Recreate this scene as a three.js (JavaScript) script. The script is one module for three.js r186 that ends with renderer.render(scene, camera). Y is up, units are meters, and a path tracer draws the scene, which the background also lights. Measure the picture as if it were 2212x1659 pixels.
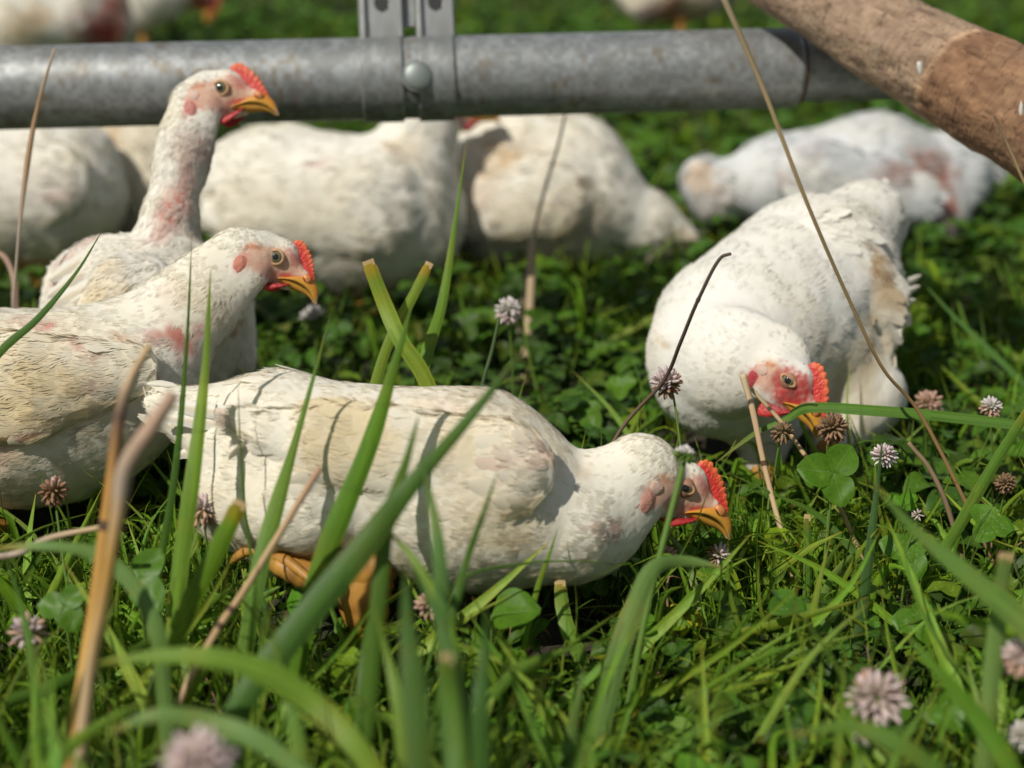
import * as THREE from 'three';
import { mergeGeometries } from 'three/addons/utils/BufferGeometryUtils.js';

// ---------------------------------------------------------------- camera, sky, sun, exposure
const FW = 2212, FH = 1659, FPX = 3160;              // units in which lengths on the photograph were measured
const CAM_H = 0.55, PITCH = 21 * Math.PI / 180;
const scene = new THREE.Scene();
const camera = new THREE.PerspectiveCamera(2 * Math.atan(FH / 2 / FPX) * 180 / Math.PI, FW / FH, 0.05, 600);
camera.position.set(0, CAM_H, 0);
camera.rotation.set(-PITCH, 0, 0);
camera.focus = 1.07;
camera.updateProjectionMatrix();
camera.userData.fStop = camera.getFocalLength() / 1000 / 0.0155;   // an aperture 15.5 mm wide
const renderer = new THREE.WebGLRenderer({ antialias: true });
renderer.setSize(1024, 768);
renderer.toneMapping = THREE.LinearToneMapping;
renderer.toneMappingExposure = 0.79;
renderer.shadowMap.enabled = true;
const SUN = new THREE.Vector3(-0.46, 0.77, 0.45).normalize();
{
  const w = 128, h = 64, d = new Float32Array(w * h * 4);
  for (let j = 0; j < h; j++) for (let i = 0; i < w; i++) {
    const el = ((j + 0.5) / h - 0.5) * Math.PI, s = Math.max(0, Math.sin(el)), az = ((i + 0.5) / w - 0.5) * 2 * Math.PI;
    const k = Math.pow(1 - s, 2.2);
    const dir = new THREE.Vector3(Math.cos(el) * Math.cos(az), Math.sin(el), Math.cos(el) * Math.sin(az));
    const glow = Math.pow(Math.max(0, dir.dot(SUN)), 6) * 0.25;
    let c = [0.20 + 0.28 * k + glow, 0.255 + 0.26 * k + glow, 0.35 + 0.19 * k + glow * 0.85];
    if (el < 0) c = [0.05, 0.065, 0.03];
    d.set([c[0] * 0.88, c[1] * 0.85, c[2] * 0.79, 1], (j * w + i) * 4);
  }
  const t = new THREE.DataTexture(d, w, h, THREE.RGBAFormat, THREE.FloatType);
  t.mapping = THREE.EquirectangularReflectionMapping; t.magFilter = THREE.LinearFilter; t.needsUpdate = true;
  scene.background = t; scene.environment = t;
}
const sun = new THREE.DirectionalLight(new THREE.Color(1, 0.95, 0.86), 4.8);
sun.position.copy(SUN).multiplyScalar(8).add(new THREE.Vector3(0, 0, -1.5));
sun.target.position.set(0, 0, -1.5);
sun.castShadow = true; sun.shadow.mapSize.set(4096, 4096);
Object.assign(sun.shadow.camera, { left: -4, right: 4, top: 4, bottom: -4, near: 0.5, far: 20 });
scene.add(sun, sun.target);

// ---------------------------------------------------------------- helpers
let seed = 20240611;
const rnd = () => { seed = (seed + 0x6D2B79F5) | 0; let t = Math.imul(seed ^ (seed >>> 15), 1 | seed); t = (t + Math.imul(t ^ (t >>> 7), 61 | t)) ^ t; return ((t ^ (t >>> 14)) >>> 0) / 4294967296; };
const rr = (a, b) => a + (b - a) * rnd();
const clamp = (x, a = 0, b = 1) => Math.min(b, Math.max(a, x));
const lerp = (a, b, t) => a + (b - a) * t;
const sstep = (a, b, x) => { const t = clamp((x - a) / (b - a)); return t * t * (3 - 2 * t); };
const mix3 = (a, b, t) => [lerp(a[0], b[0], t), lerp(a[1], b[1], t), lerp(a[2], b[2], t)];
const h3 = (x, y, z) => { let n = Math.imul(x, 374761393) + Math.imul(y, 668265263) + Math.imul(z, 2147483647) | 0; n = Math.imul(n ^ (n >>> 13), 1274126177); n ^= n >>> 16; return (n >>> 0) / 4294967296; };
function noise(x, y, z) {
  const X = Math.floor(x), Y = Math.floor(y), Z = Math.floor(z); let u = x - X, v = y - Y, w = z - Z;
  u = u * u * (3 - 2 * u); v = v * v * (3 - 2 * v); w = w * w * (3 - 2 * w);
  const l = (a, b, t) => a + (b - a) * t;
  return l(l(l(h3(X, Y, Z), h3(X + 1, Y, Z), u), l(h3(X, Y + 1, Z), h3(X + 1, Y + 1, Z), u), v),
    l(l(h3(X, Y, Z + 1), h3(X + 1, Y, Z + 1), u), l(h3(X, Y + 1, Z + 1), h3(X + 1, Y + 1, Z + 1), u), v), w);
}
const fbm = (x, y, z, o = 3) => { let s = 0, a = 0.5, n = 0; for (let i = 0; i < o; i++) { s += a * noise(x, y, z); n += a; x *= 2.03; y *= 2.03; z *= 2.03; a *= 0.5; } return s / n; };
const V = (x, y, z) => new THREE.Vector3(x, y, z);
const AF = V(0, -Math.sin(PITCH), -Math.cos(PITCH)), AU = V(0, Math.cos(PITCH), -Math.sin(PITCH)), AR = V(1, 0, 0);
const at = (px, py, t) => V(0, CAM_H, 0).addScaledVector(AF, t).addScaledVector(AR, (px - FW / 2) / FPX * t).addScaledVector(AU, (FH / 2 - py) / FPX * t);
const groundY = (t) => FH / 2 + FPX * (CAM_H / t - Math.sin(PITCH)) / Math.cos(PITCH);   // where ground at that depth shows
const names = {};
function numbered(n) { const k = names[n] = (names[n] ?? -1) + 1; return k ? n + '_' + String(k).padStart(3, '0') : n; }
function tag(o, label, category, group, kind) { if (label) o.userData.label = label; if (category) o.userData.category = category; if (group) o.userData.group = group; if (kind) o.userData.kind = kind; return o; }
function thing(name, pos, label, category, group) { const o = new THREE.Group(); o.name = numbered(name); o.position.copy(pos); scene.add(o); return tag(o, label, category, group); }
function part(name, geo, mat, parent, label) {
  const m = new THREE.Mesh(geo, mat); m.name = name; m.castShadow = m.receiveShadow = true;
  if (parent) parent.add(m); if (label) m.userData.label = label; return m;
}
function geom(pos, idx, { nor, uv, col } = {}) {
  const g = new THREE.BufferGeometry();
  g.setAttribute('position', new THREE.Float32BufferAttribute(pos, 3)); g.setIndex(idx);
  if (uv) g.setAttribute('uv', new THREE.Float32BufferAttribute(uv, 2));
  if (col) g.setAttribute('color', new THREE.Float32BufferAttribute(col, 3));
  if (nor) g.setAttribute('normal', new THREE.Float32BufferAttribute(nor, 3)); else g.computeVertexNormals();
  return g;
}
const toS = (x) => { x = clamp(x); return Math.round(255 * (x <= 0.0031308 ? 12.92 * x : 1.055 * Math.pow(x, 1 / 2.4) - 0.055)); };
function tex(w, h, fn, srgb = true) {
  const d = new Uint8Array(w * h * 4);
  for (let j = 0; j < h; j++) for (let i = 0; i < w; i++) { const c = fn((i + 0.5) / w, (j + 0.5) / h); const o = (j * w + i) * 4; for (let k = 0; k < 3; k++) d[o + k] = srgb ? toS(c[k]) : Math.round(255 * clamp(c[k])); d[o + 3] = 255; }
  const t = new THREE.DataTexture(d, w, h); t.magFilter = THREE.LinearFilter; t.minFilter = THREE.LinearMipmapLinearFilter; t.generateMipmaps = true; t.wrapS = t.wrapT = THREE.RepeatWrapping;
  if (srgb) t.colorSpace = THREE.SRGBColorSpace; t.needsUpdate = true; return t;
}
const lin = (r, g, b) => new THREE.Color().setRGB(r, g, b);
const leafy = (o) => new THREE.MeshPhysicalMaterial({ side: THREE.DoubleSide, roughness: 0.6, specularIntensity: 0.45, transmission: 0.3, thickness: 0, ...o });
const std = (o) => new THREE.MeshStandardMaterial({ side: THREE.DoubleSide, ...o });
// ---------------------------------------------------------------- birds: one smooth field each, meshed, feathered
const BIRDS = [];
const featherMat = new THREE.MeshPhysicalMaterial({ side: THREE.DoubleSide, roughness: 0.97, color: lin(1.12, 1.12, 1.12), specularIntensity: 0.2, transmission: 0.2, thickness: 0 });
const skinMat = std({ vertexColors: true, roughness: 0.85 });
const hornMat = new THREE.MeshPhysicalMaterial({ side: THREE.DoubleSide, vertexColors: true, roughness: 0.42 });
const combBump = tex(128, 128, (u, v) => { const n = noise(u * 40, v * 40, 3) * 0.7 + noise(u * 80, v * 80, 9) * 0.3; return [n, n, n]; }, false);
const combMat = new THREE.MeshPhysicalMaterial({ side: THREE.DoubleSide, vertexColors: true, roughness: 0.5, bumpMap: combBump, bumpScale: 0.0006 });
const legMat = new THREE.MeshPhysicalMaterial({ side: THREE.DoubleSide, vertexColors: true, roughness: 0.5 });
const irisMat = new THREE.MeshPhysicalMaterial({ vertexColors: true, roughness: 0.12, clearcoat: 1, clearcoatRoughness: 0.03 });
const pupilMat = new THREE.MeshPhysicalMaterial({ color: lin(0.004, 0.004, 0.004), roughness: 0.06, clearcoat: 1, clearcoatRoughness: 0.02 });
const lidMat = std({ vertexColors: true, roughness: 0.7 });

function makeFeather(n, spread, variant) {           // barbs fanning out from the quill; +z is the tip, +y faces out
  const pos = [], idx = [], nor = [];
  for (let i = 0; i < n; i++) {
    const s = i / (n - 1) * 2 - 1 + (h3(i, variant, 31) - 0.5) * 0.25, a = s * spread, L = (1 - 0.30 * s * s) * (0.7 + 0.3 * h3(i, variant, 5)), w = 0.022 + 0.014 * h3(i, variant, 8), bend = (h3(i, variant, 17) - 0.5) * 0.35;
    const y0 = 0.010 * h3(i, variant, 2), b = pos.length / 3, ox = s * 0.11, oz = (h3(i, variant, 23)) * 0.18;
    const P = (z, x, y) => { const an = a * (1 - 0.35 * z) + bend * z, sn = Math.sin(an), cs = Math.cos(an); pos.push(ox + sn * z * L + cs * x, y + y0, oz + cs * z * L - sn * x); nor.push(0, 1, 0); };
    P(0, -w * 0.7, -0.004); P(0, w * 0.7, -0.004); P(0.55, -w, 0.004); P(0.55, w, 0.004); P(1, 0, -0.040);
    idx.push(b, b + 2, b + 1, b + 1, b + 2, b + 3, b + 2, b + 4, b + 3);
  }
  return geom(pos, idx, { nor });
}
const FEATHERS = [0, 1, 2].map((k) => makeFeather(12, 0.30, k));

function makeField(prims) {                          // rounded cones joined with a smooth minimum
  const n = prims.length;
  return (x, y, z) => {
    let d = 1e3;
    for (let i = 0; i < n; i++) {
      const p = prims[i];
      let qx = x - p.ax, qy = y - p.ay, qz = z - p.az;
      if (p.fs) { const m = (qx * p.fx + qy * p.fy + qz * p.fz) * p.fs; qx += p.fx * m; qy += p.fy * m; qz += p.fz * m; }
      let h = (qx * p.bx + qy * p.by + qz * p.bz) * p.il; h = h < 0 ? 0 : h > 1 ? 1 : h;
      const ex = qx - p.bx * h, ey = qy - p.by * h, ez = qz - p.bz * h;
      const di = Math.sqrt(ex * ex + ey * ey + ez * ez) - (p.ra + (p.rb - p.ra) * h);
      if (i === 0) { d = di; continue; }
      const k = p.k, q = k - Math.abs(d - di);
      d = (d < di ? d : di) - (q > 0 ? q * q / (4 * k) : 0);
    }
    return d;
  };
}
function prim(a, b, ra, rb, k, flatDir, flat, fl, w) {
  const d = b.clone().sub(a), f = flatDir && flat !== 1 ? flatDir.clone().normalize() : null;
  const p = { ax: a.x, ay: a.y, az: a.z, ra, rb, k, fl: fl ?? 0.013, w: w ?? 1, flow: d.clone().normalize() };
  if (f) { p.fx = f.x; p.fy = f.y; p.fz = f.z; p.fs = 1 / flat - 1; const m = d.dot(f) * p.fs; d.addScaledVector(f, m); }
  p.bx = d.x; p.by = d.y; p.bz = d.z; p.il = 1 / Math.max(1e-9, d.lengthSq());
  return p;
}
function primDist(p, x, y, z) {
  let qx = x - p.ax, qy = y - p.ay, qz = z - p.az;
  if (p.fs) { const m = (qx * p.fx + qy * p.fy + qz * p.fz) * p.fs; qx += p.fx * m; qy += p.fy * m; qz += p.fz * m; }
  const h = clamp((qx * p.bx + qy * p.by + qz * p.bz) * p.il);
  return Math.hypot(qx - p.bx * h, qy - p.by * h, qz - p.bz * h) - (p.ra + (p.rb - p.ra) * h);
}
function polygonize(f, lo, hi, c) {                  // surface nets on the blocks near the surface
  const B = 6, nb = [0, 1, 2].map((k) => Math.ceil((hi[k] - lo[k]) / (c * B))), N = nb.map((q) => q * B + 1), at3 = (i, j, k) => (k * N[1] + j) * N[0] + i;
  const F = new Float32Array(N[0] * N[1] * N[2]).fill(1);
  const half = c * B * 0.87 * 1.8 + c;
  const done = new Uint8Array(N[0] * N[1] * N[2]);
  for (let bk = 0; bk < nb[2]; bk++) for (let bj = 0; bj < nb[1]; bj++) for (let bi = 0; bi < nb[0]; bi++) {
    const dc = f(lo[0] + (bi + 0.5) * B * c, lo[1] + (bj + 0.5) * B * c, lo[2] + (bk + 0.5) * B * c), far = Math.abs(dc) > half;
    for (let k = 0; k <= B; k++) for (let j = 0; j <= B; j++) for (let i = 0; i <= B; i++) {
      const I = bi * B + i, J = bj * B + j, K = bk * B + k, n = at3(I, J, K); if (done[n]) continue;
      if (far) { F[n] = Math.sign(dc); continue; }
      F[n] = f(lo[0] + I * c, lo[1] + J * c, lo[2] + K * c); done[n] = 1;
    }
  }
  const vid = new Int32Array(F.length).fill(-1), pos = [], idx = [];
  const corner = [[0, 0, 0], [1, 0, 0], [0, 1, 0], [1, 1, 0], [0, 0, 1], [1, 0, 1], [0, 1, 1], [1, 1, 1]], edges = [[0, 1], [2, 3], [4, 5], [6, 7], [0, 2], [1, 3], [4, 6], [5, 7], [0, 4], [1, 5], [2, 6], [3, 7]];
  const v = new Float32Array(8);
  for (let k = 0; k < N[2] - 1; k++) for (let j = 0; j < N[1] - 1; j++) for (let i = 0; i < N[0] - 1; i++) {
    let m = 0; for (let q = 0; q < 8; q++) { v[q] = F[at3(i + corner[q][0], j + corner[q][1], k + corner[q][2])]; if (v[q] < 0) m++; }
    if (m === 0 || m === 8) continue;
    let x = 0, y = 0, z = 0, n = 0;
    for (const [a, b] of edges) if ((v[a] < 0) !== (v[b] < 0)) { const t = v[a] / (v[a] - v[b]); x += lerp(corner[a][0], corner[b][0], t); y += lerp(corner[a][1], corner[b][1], t); z += lerp(corner[a][2], corner[b][2], t); n++; }
    vid[at3(i, j, k)] = pos.length / 3; pos.push(lo[0] + (i + x / n) * c, lo[1] + (j + y / n) * c, lo[2] + (k + z / n) * c);
  }
  const quad = (a, b, cc, d, flip) => { if (a < 0 || b < 0 || cc < 0 || d < 0) return; if (flip) idx.push(a, cc, b, a, d, cc); else idx.push(a, b, cc, a, cc, d); };
  for (let k = 1; k < N[2] - 1; k++) for (let j = 1; j < N[1] - 1; j++) for (let i = 1; i < N[0] - 1; i++) {
    const s = F[at3(i, j, k)] < 0;
    if (s !== F[at3(i + 1, j, k)] < 0) quad(vid[at3(i, j - 1, k - 1)], vid[at3(i, j, k - 1)], vid[at3(i, j, k)], vid[at3(i, j - 1, k)], !s);
    if (s !== F[at3(i, j + 1, k)] < 0) quad(vid[at3(i - 1, j, k - 1)], vid[at3(i, j, k - 1)], vid[at3(i, j, k)], vid[at3(i - 1, j, k)], s);
    if (s !== F[at3(i, j, k + 1)] < 0) quad(vid[at3(i - 1, j - 1, k)], vid[at3(i, j - 1, k)], vid[at3(i, j, k)], vid[at3(i - 1, j, k)], !s);
  }
  return { pos, idx };
}
const gradAt = (f, x, y, z, e = 0.0008) => { const g = [f(x + e, y, z) - f(x - e, y, z), f(x, y + e, z) - f(x, y - e, z), f(x, y, z + e) - f(x, y, z - e)]; const l = Math.hypot(...g) || 1; return [g[0] / l, g[1] / l, g[2] / l, l / (2 * e)]; };
function march(f, o, d, far = 4) { let t = 0; for (let i = 0; i < 400 && t < far; i++) { const s = f(o.x + d.x * t, o.y + d.y * t, o.z + d.z * t); if (s < 0.0002) return o.clone().addScaledVector(d, t); t += Math.max(0.0003, s * 0.6); } return null; }

const SKIN = [0.56, 0.225, 0.15], REDSKIN = [0.50, 0.05, 0.04];
function faceColor(q, c, red) {                      // q: head's own millimetres
  const z = Math.abs(q.z), n = noise(q.x * 0.6 + 40, q.y * 0.6, z * 0.6), n2 = noise(q.x * 1.7, q.y * 1.7 + 9, z * 1.7);
  const blob = (x, y, rx, ry, a = 0) => { const ca = Math.cos(a), sa = Math.sin(a), dx = (q.x - x) * ca + (q.y - y) * sa, dy = -(q.x - x) * sa + (q.y - y) * ca; return 1 - sstep(0.55, 1.15, Math.hypot(dx / rx, dy / ry) + (n - 0.5) * 0.45); };
  let m = 0;
  const face = Math.max(blob(9, -6, 25, 16, -0.25), 0.8 * blob(-12, -8, 15, 13)) * (0.72 + 0.28 * n2);
  c = mix3(c, mix3(SKIN, [0.62, 0.40, 0.26], n), face * 1.0);
  c = mix3(c, [0.60, 0.36, 0.20], blob(-15, 1, 9, 5) * 0.55);
  c = mix3(c, REDSKIN, blob(13, 5.5, 10, 4.5, -0.65) * (0.55 + 0.4 * red) * (0.5 + 0.5 * n2));
  c = mix3(c, [0.50, 0.06, 0.04], blob(15, -9.5, 11, 2.6, 0.25) * (0.8 + 0.2 * red));
  c = mix3(c, [0.44, 0.16, 0.13], blob(0, -14, 13, 6, -0.3) * 0.5);
  c = mix3(c, [0.5, 0.16, 0.07], blob(-17, 0.5, 8, 2.2, 0.2) * 0.75); c = mix3(c, [0.56, 0.22, 0.17], blob(-21, -14, 7, 11) * (0.45 + 0.5 * n2)); c = mix3(c, [0.62, 0.36, 0.26], blob(-10, -8, 12, 10) * 0.5);
  if (red > 0.8) { c = mix3(c, [0.40, 0.020, 0.022], blob(8, -5, 23, 14, -0.5) * 0.95 * (0.45 + 0.8 * n2)); }
  if (red > 0.5) { c = mix3(c, [0.40, 0.025, 0.025], blob(6, -8, 20, 9, -0.5) * 0.6 * red * (0.5 + 0.7 * n2)); c = mix3(c, [0.10, 0.06, 0.05], blob(6, -4, 8, 3.5, -0.6) * 0.45); }
  m = Math.max(face, blob(13, 5.5, 9, 5, -0.65), blob(15, -9.5, 11, 3, 0.25), blob(-20, -12, 5, 9));
  return [c, m];
}
function combGeo(sc, sd0) {
  const base = [[3, 14.5], [10, 11.5], [17, 6.5], [23, 0.5], [27, -3], [32, -6]], outer = [[5.2, 20.5], [11.5, 22.6], [20.5, 17.2], [27.5, 10.2], [32.2, 2.6], [35.6, -4]];
  const cv = (P, u) => { const s = u * (P.length - 1), i = Math.min(P.length - 2, Math.floor(s)), t = s - i, g = (k) => P[clamp(k, 0, P.length - 1)]; const a = g(i - 1), b = g(i), c = g(i + 1), d = g(i + 2); return [0, 1].map((k) => 0.5 * (2 * b[k] + (c[k] - a[k]) * t + (2 * a[k] - 5 * b[k] + 4 * c[k] - d[k]) * t * t + (3 * b[k] - a[k] - 3 * c[k] + d[k]) * t * t * t)); };
  const pos = [], idx = [], col = [], uv = [], NU = 81, NV = 9;
  for (const sd of [1, -1]) {
    const o = pos.length / 3;
    for (let i = 0; i < NU; i++) for (let j = 0; j < NV; j++) {
      const u = i / (NU - 1), v = j / (NV - 1), a = cv(base, u), b = cv(outer, u), ser = Math.pow(Math.abs(Math.sin((u + 0.05 * noise(u * 5, sd0 + 4, 1)) * Math.PI * (9 + sd0 % 3))), 0.8), cut = 1 - (0.10 + 0.16 * noise(u * 7, sd0, 3)) * (1 - ser) * sstep(0.25, 1, v) * Math.sin(Math.PI * clamp(u * 1.05)) ** 0.3;
      const end = Math.min(1, Math.sin(Math.PI * clamp(u, 0.02, 0.98)) * 4), x = lerp(a[0], b[0], v * cut), y = lerp(a[1], b[1], v * cut);
      const th = (2.1 - 1.55 * v) * end * (0.90 + 0.16 * ser * sstep(0.1, 0.6, v)) + (noise(x * 1.2, y * 1.2, sd) - 0.5) * 0.5 * (1 - v);
      pos.push(x * sc, y * sc, sd * Math.max(0.06, th) * sc); uv.push(x / 40, y / 40);
      const tip = sstep(0.4, 1, v) * (0.8 + 0.2 * ser) * (1 - 0.55 * u), n = noise(x, y, 7);
      col.push(...mix3(mix3([0.50, 0.018, 0.016], [0.60, 0.05, 0.03], n), [0.78, 0.20, 0.05], clamp(tip * 0.8)));
    }
    for (let i = 0; i < NU - 1; i++) for (let j = 0; j < NV - 1; j++) { const a = o + i * NV + j, b = a + NV; if (sd > 0) idx.push(a, b, a + 1, b, b + 1, a + 1); else idx.push(a, a + 1, b, b, a + 1, b + 1); }
  }
  const M = NU * NV; for (let i = 0; i < NU - 1; i++) { const a = i * NV + NV - 1, b = a + NV; idx.push(a, b, a + M, b, b + M, a + M); }
  return geom(pos, idx, { col, uv });
}
function beakGeo(sc, lower) {
  const E = [[7.6, -15.2], [13, -12.8], [20, -11.4], [28, -11.7], [34, -13.5], [39, -16.6], [43.0, -20.4]], Rg = [[9, -12.6], [15, -9], [23, -4], [31, -2.8], [37, -6], [41.4, -12], [43.8, -20]], Lo = [[8.5, -17], [14, -17.3], [20, -17.6], [27, -17.3], [33, -17.2], [37.5, -18.4], [40.6, -20.4]], w = [9.6, 9, 8, 6.6, 4.9, 3.1, 0.4];
  const at2 = (P, s) => { const q = s * 6, i = Math.min(5, Math.floor(q)), t = q - i, k = (n) => { const a = P[Math.max(0, i - 1)], b = P[i], c = P[i + 1], d = P[Math.min(6, i + 2)]; const f = (v) => (Array.isArray(v) ? v[n] : v); return 0.5 * (2 * f(b) + (f(c) - f(a)) * t + (2 * f(a) - 5 * f(b) + 4 * f(c) - f(d)) * t * t + (3 * f(b) - f(a) - 3 * f(c) + f(d)) * t ** 3); }; return Array.isArray(P[0]) ? [k(0), k(1)] : Math.max(0.1, k(0)); };
  const NS = 30, NA = 15, pos = [], idx = [], col = [];
  for (let i = 0; i < NS; i++) {
    const s = i / (NS - 1) * (lower ? 0.97 : 1), e = at2(E, s), r = at2(lower ? Lo : Rg, s), ww = at2(w, s) * (lower ? 0.88 : 1);
    for (let j = 0; j < NA; j++) {
      const a = Math.PI * j / (NA - 1), q = Math.pow(Math.sin(a), 0.75), gap = lower ? -0.15 : 0;
      const x = lerp(e[0], r[0], q), y = lerp(e[1] + gap, r[1], q), z = ww * Math.cos(a) * (1 - 0.12 * q);
      pos.push(x * sc, y * sc, z * sc);
      const n = noise(x * 0.8, y * 0.8, z * 0.8);
      let c = lower ? [0.60, 0.30, 0.045] : mix3([0.66, 0.33, 0.035], [0.56, 0.20, 0.028], q * 0.9);
      c = mix3(c, [0.60, 0.44, 0.28], sstep(0.80, 1, s) * 0.85); if (!lower) c = mix3(c, [0.74, 0.46, 0.10], (1 - sstep(0, 0.3, q)) * 0.6);
      c = mix3(c, [0.30, 0.14, 0.05], sstep(0.62, 0.8, n) * 0.35);
      col.push(...c);
    }
  }
  for (let i = 0; i < NS - 1; i++) for (let j = 0; j < NA - 1; j++) { const a = i * NA + j, b = a + NA; if (lower) idx.push(a, a + 1, b, b, a + 1, b + 1); else idx.push(a, b, a + 1, b, b + 1, a + 1); }
  for (let i = 0; i < NS - 1; i++) { const a = i * NA, b = a + NA; idx.push(a, a + NA - 1, b, b, a + NA - 1, b + NA - 1); }
  return geom(pos, idx, { col });
}
function wattleGeo(sc, sd, big) {
  const pos = [], idx = [], col = [], uv = [], NU = 17, NV = 9;
  for (const face of [1, -1]) {
    const o = pos.length / 3;
    for (let i = 0; i < NU; i++) for (let j = 0; j < NV; j++) {
      const u = i / (NU - 1), v = j / (NV - 1), h = 9.5 * big * Math.pow(Math.sin(Math.PI * clamp(u * 0.97 + 0.015)), 0.75) * (1 - 0.25 * (1 - u));
      const x = lerp(18, -4, u) - v * h * 0.30, y = lerp(-14.5, -23.5, u) - v * h * 0.92;
      const bulge = Math.sin(Math.PI * v) * 1.1, z = sd * (5.6 + 1.6 * Math.sin(Math.PI * u) + v * 1.6 + face * sd * (0.9 - 0.55 * v) * 1 + bulge);
      pos.push(x * sc, y * sc, z * sc); uv.push(x / 40, y / 40); col.push(...mix3([0.26, 0.006, 0.008], [0.52, 0.035, 0.03], clamp(v * 1.1 + (noise(x, y, 2) - 0.5) * 0.4)));
    }
    for (let i = 0; i < NU - 1; i++) for (let j = 0; j < NV - 1; j++) { const a = o + i * NV + j, b = a + NV; if (face > 0) idx.push(a, b, a + 1, b, b + 1, a + 1); else idx.push(a, a + 1, b, b, a + 1, b + 1); }
  }
  const M = NU * NV; for (let i = 0; i < NU - 1; i++) { const a = i * NV + NV - 1, b = a + NV; idx.push(a, b, a + M, b, b + M, a + M); }
  return geom(pos, idx, { col, uv });
}
function vaneGeo(L, W, curve, n = 10) {              // one long feather with a shaft, split edges
  const pos = [], idx = [], col = [];
  for (let i = 0; i <= n; i++) for (let j = 0; j < 5; j++) {
    const s = i / n, w = W * Math.pow(Math.sin(Math.PI * clamp(0.10 + s * 0.88)), 0.6) * (1 - 0.1 * ((i * 7) % 3)) * 0.5, u = (j - 2) / 2;
    pos.push(u * w, curve * s * s * L - Math.abs(u) * w * 0.22 + (j === 2 ? 0.0006 : 0), s * L + Math.abs(u) * w * 0.35);
    col.push(...(j === 2 ? [0.62, 0.54, 0.40] : [0.72, 0.69, 0.61]));
  }
  for (let i = 0; i < n; i++) for (let j = 0; j < 4; j++) { const a = i * 5 + j, b = a + 5; idx.push(a, b, a + 1, a + 1, b, b + 1); }
  return geom(pos, idx, { col });
}
const CONTOUR = [0, 1, 2].map((k) => { const pos = [], idx = [], nor = [], n = 6; for (let i = 0; i <= n; i++) for (let j = 0; j < 5; j++) { const q = i / n, u = (j - 2) / 2, w = 0.27 * Math.pow(Math.sin(Math.PI * clamp(0.16 + q * 0.80)), 0.6) * (0.85 + 0.3 * h3(i, j * 0 + (j < 2 ? 1 : 2), k)); pos.push(u * w, -0.10 * u * u * w + 0.02 * q - 0.065 * q * q - 0.004 * Math.abs(j - 2), q + Math.abs(u) * 0.10 * h3(i, j, k + 5)); nor.push(u * 0.22, 1, 0.0); } for (let i = 0; i < n; i++) for (let j = 0; j < 4; j++) { const a = i * 5 + j, b = a + 5; idx.push(a, b, a + 1, a + 1, b, b + 1); } return geom(pos, idx, { nor }); });
const vaneMat = new THREE.MeshPhysicalMaterial({ side: THREE.DoubleSide, vertexColors: true, roughness: 0.9, specularIntensity: 0.2 });
function tube(pts, radii, seg = 10, colFn, rings = 0) {
  const c = new THREE.CatmullRomCurve3(pts), n = Math.max(8, pts.length * 6), pos = [], idx = [], col = [], uv = []; let up = V(0.3, 0.1, 1), len = 0, last = null;
  for (let i = 0; i <= n; i++) {
    const u = i / n, p = c.getPoint(u), t = c.getTangent(u), a = t.clone().cross(up).normalize(), b = a.clone().cross(t).normalize(); up = b;
    if (last) len += last.distanceTo(p); last = p;
    const k = u * (radii.length - 1), i0 = Math.min(radii.length - 2, Math.floor(k)), r = lerp(radii[i0], radii[i0 + 1], k - i0) * (1 + (rings ? 0.05 * Math.sin(len * rings) : 0));
    for (let j = 0; j <= seg; j++) { const an = j / seg * Math.PI * 2, ca = Math.cos(an) * r, sa = Math.sin(an) * r; pos.push(p.x + a.x * ca + b.x * sa, p.y + a.y * ca + b.y * sa, p.z + a.z * ca + b.z * sa); uv.push(j / seg, len * 20); if (colFn) col.push(...colFn(u, an)); }
  }
  for (let i = 0; i < n; i++) for (let j = 0; j < seg; j++) { const a = i * (seg + 1) + j, b = a + seg + 1; idx.push(a, a + 1, b, b, a + 1, b + 1); }
  const cap = (row, flip) => { const o = pos.length / 3, p = flip ? pts[0] : pts[pts.length - 1]; pos.push(p.x, p.y, p.z); uv.push(0.5, 0); if (colFn) col.push(...colFn(flip ? 0 : 1, 0)); for (let j = 0; j < seg; j++) { const a = row * (seg + 1) + j; if (flip) idx.push(o, a + 1, a); else idx.push(o, a, a + 1); } };
  cap(0, true); cap(n, false);
  return geom(pos, idx, { uv, col: colFn ? col : undefined });
}
function legGeo(P, R) {                              // thigh end, hock, ankle on the ground; then three toes forward, one back
  const colFn = (u, an) => { const s = 0.5 + 0.5 * Math.sin(u * 150 + Math.sin(an * 3)), n = noise(u * 40, an * 2, 3); return mix3(mix3([0.50, 0.25, 0.04], [0.24, 0.09, 0.018], s * 0.6), [0.16, 0.08, 0.04], sstep(0.5, 0.85, n) * 0.6); };
  const g = [tube(P, R, 12, colFn, 900)], ank = P[P.length - 1], f = V(1, 0, 0.15).normalize(), r = R[R.length - 1];
  for (const [ang, L] of [[-0.55, 0.045], [0, 0.055], [0.55, 0.045], [Math.PI, 0.022]]) {
    const d = f.clone().applyAxisAngle(V(0, 1, 0), ang);
    g.push(tube([ank.clone().add(V(0, 0.004, 0)), ank.clone().addScaledVector(d, L * 0.5).add(V(0, 0.005, 0)), ank.clone().addScaledVector(d, L).add(V(0, -0.002, 0)), ank.clone().addScaledVector(d, L * 1.18).add(V(0, -0.006, 0))], [r * 0.85, r * 0.75, r * 0.55, 0.0008], 8, colFn, 1400));
  }
  return mergeGeometries(g);
}

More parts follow.
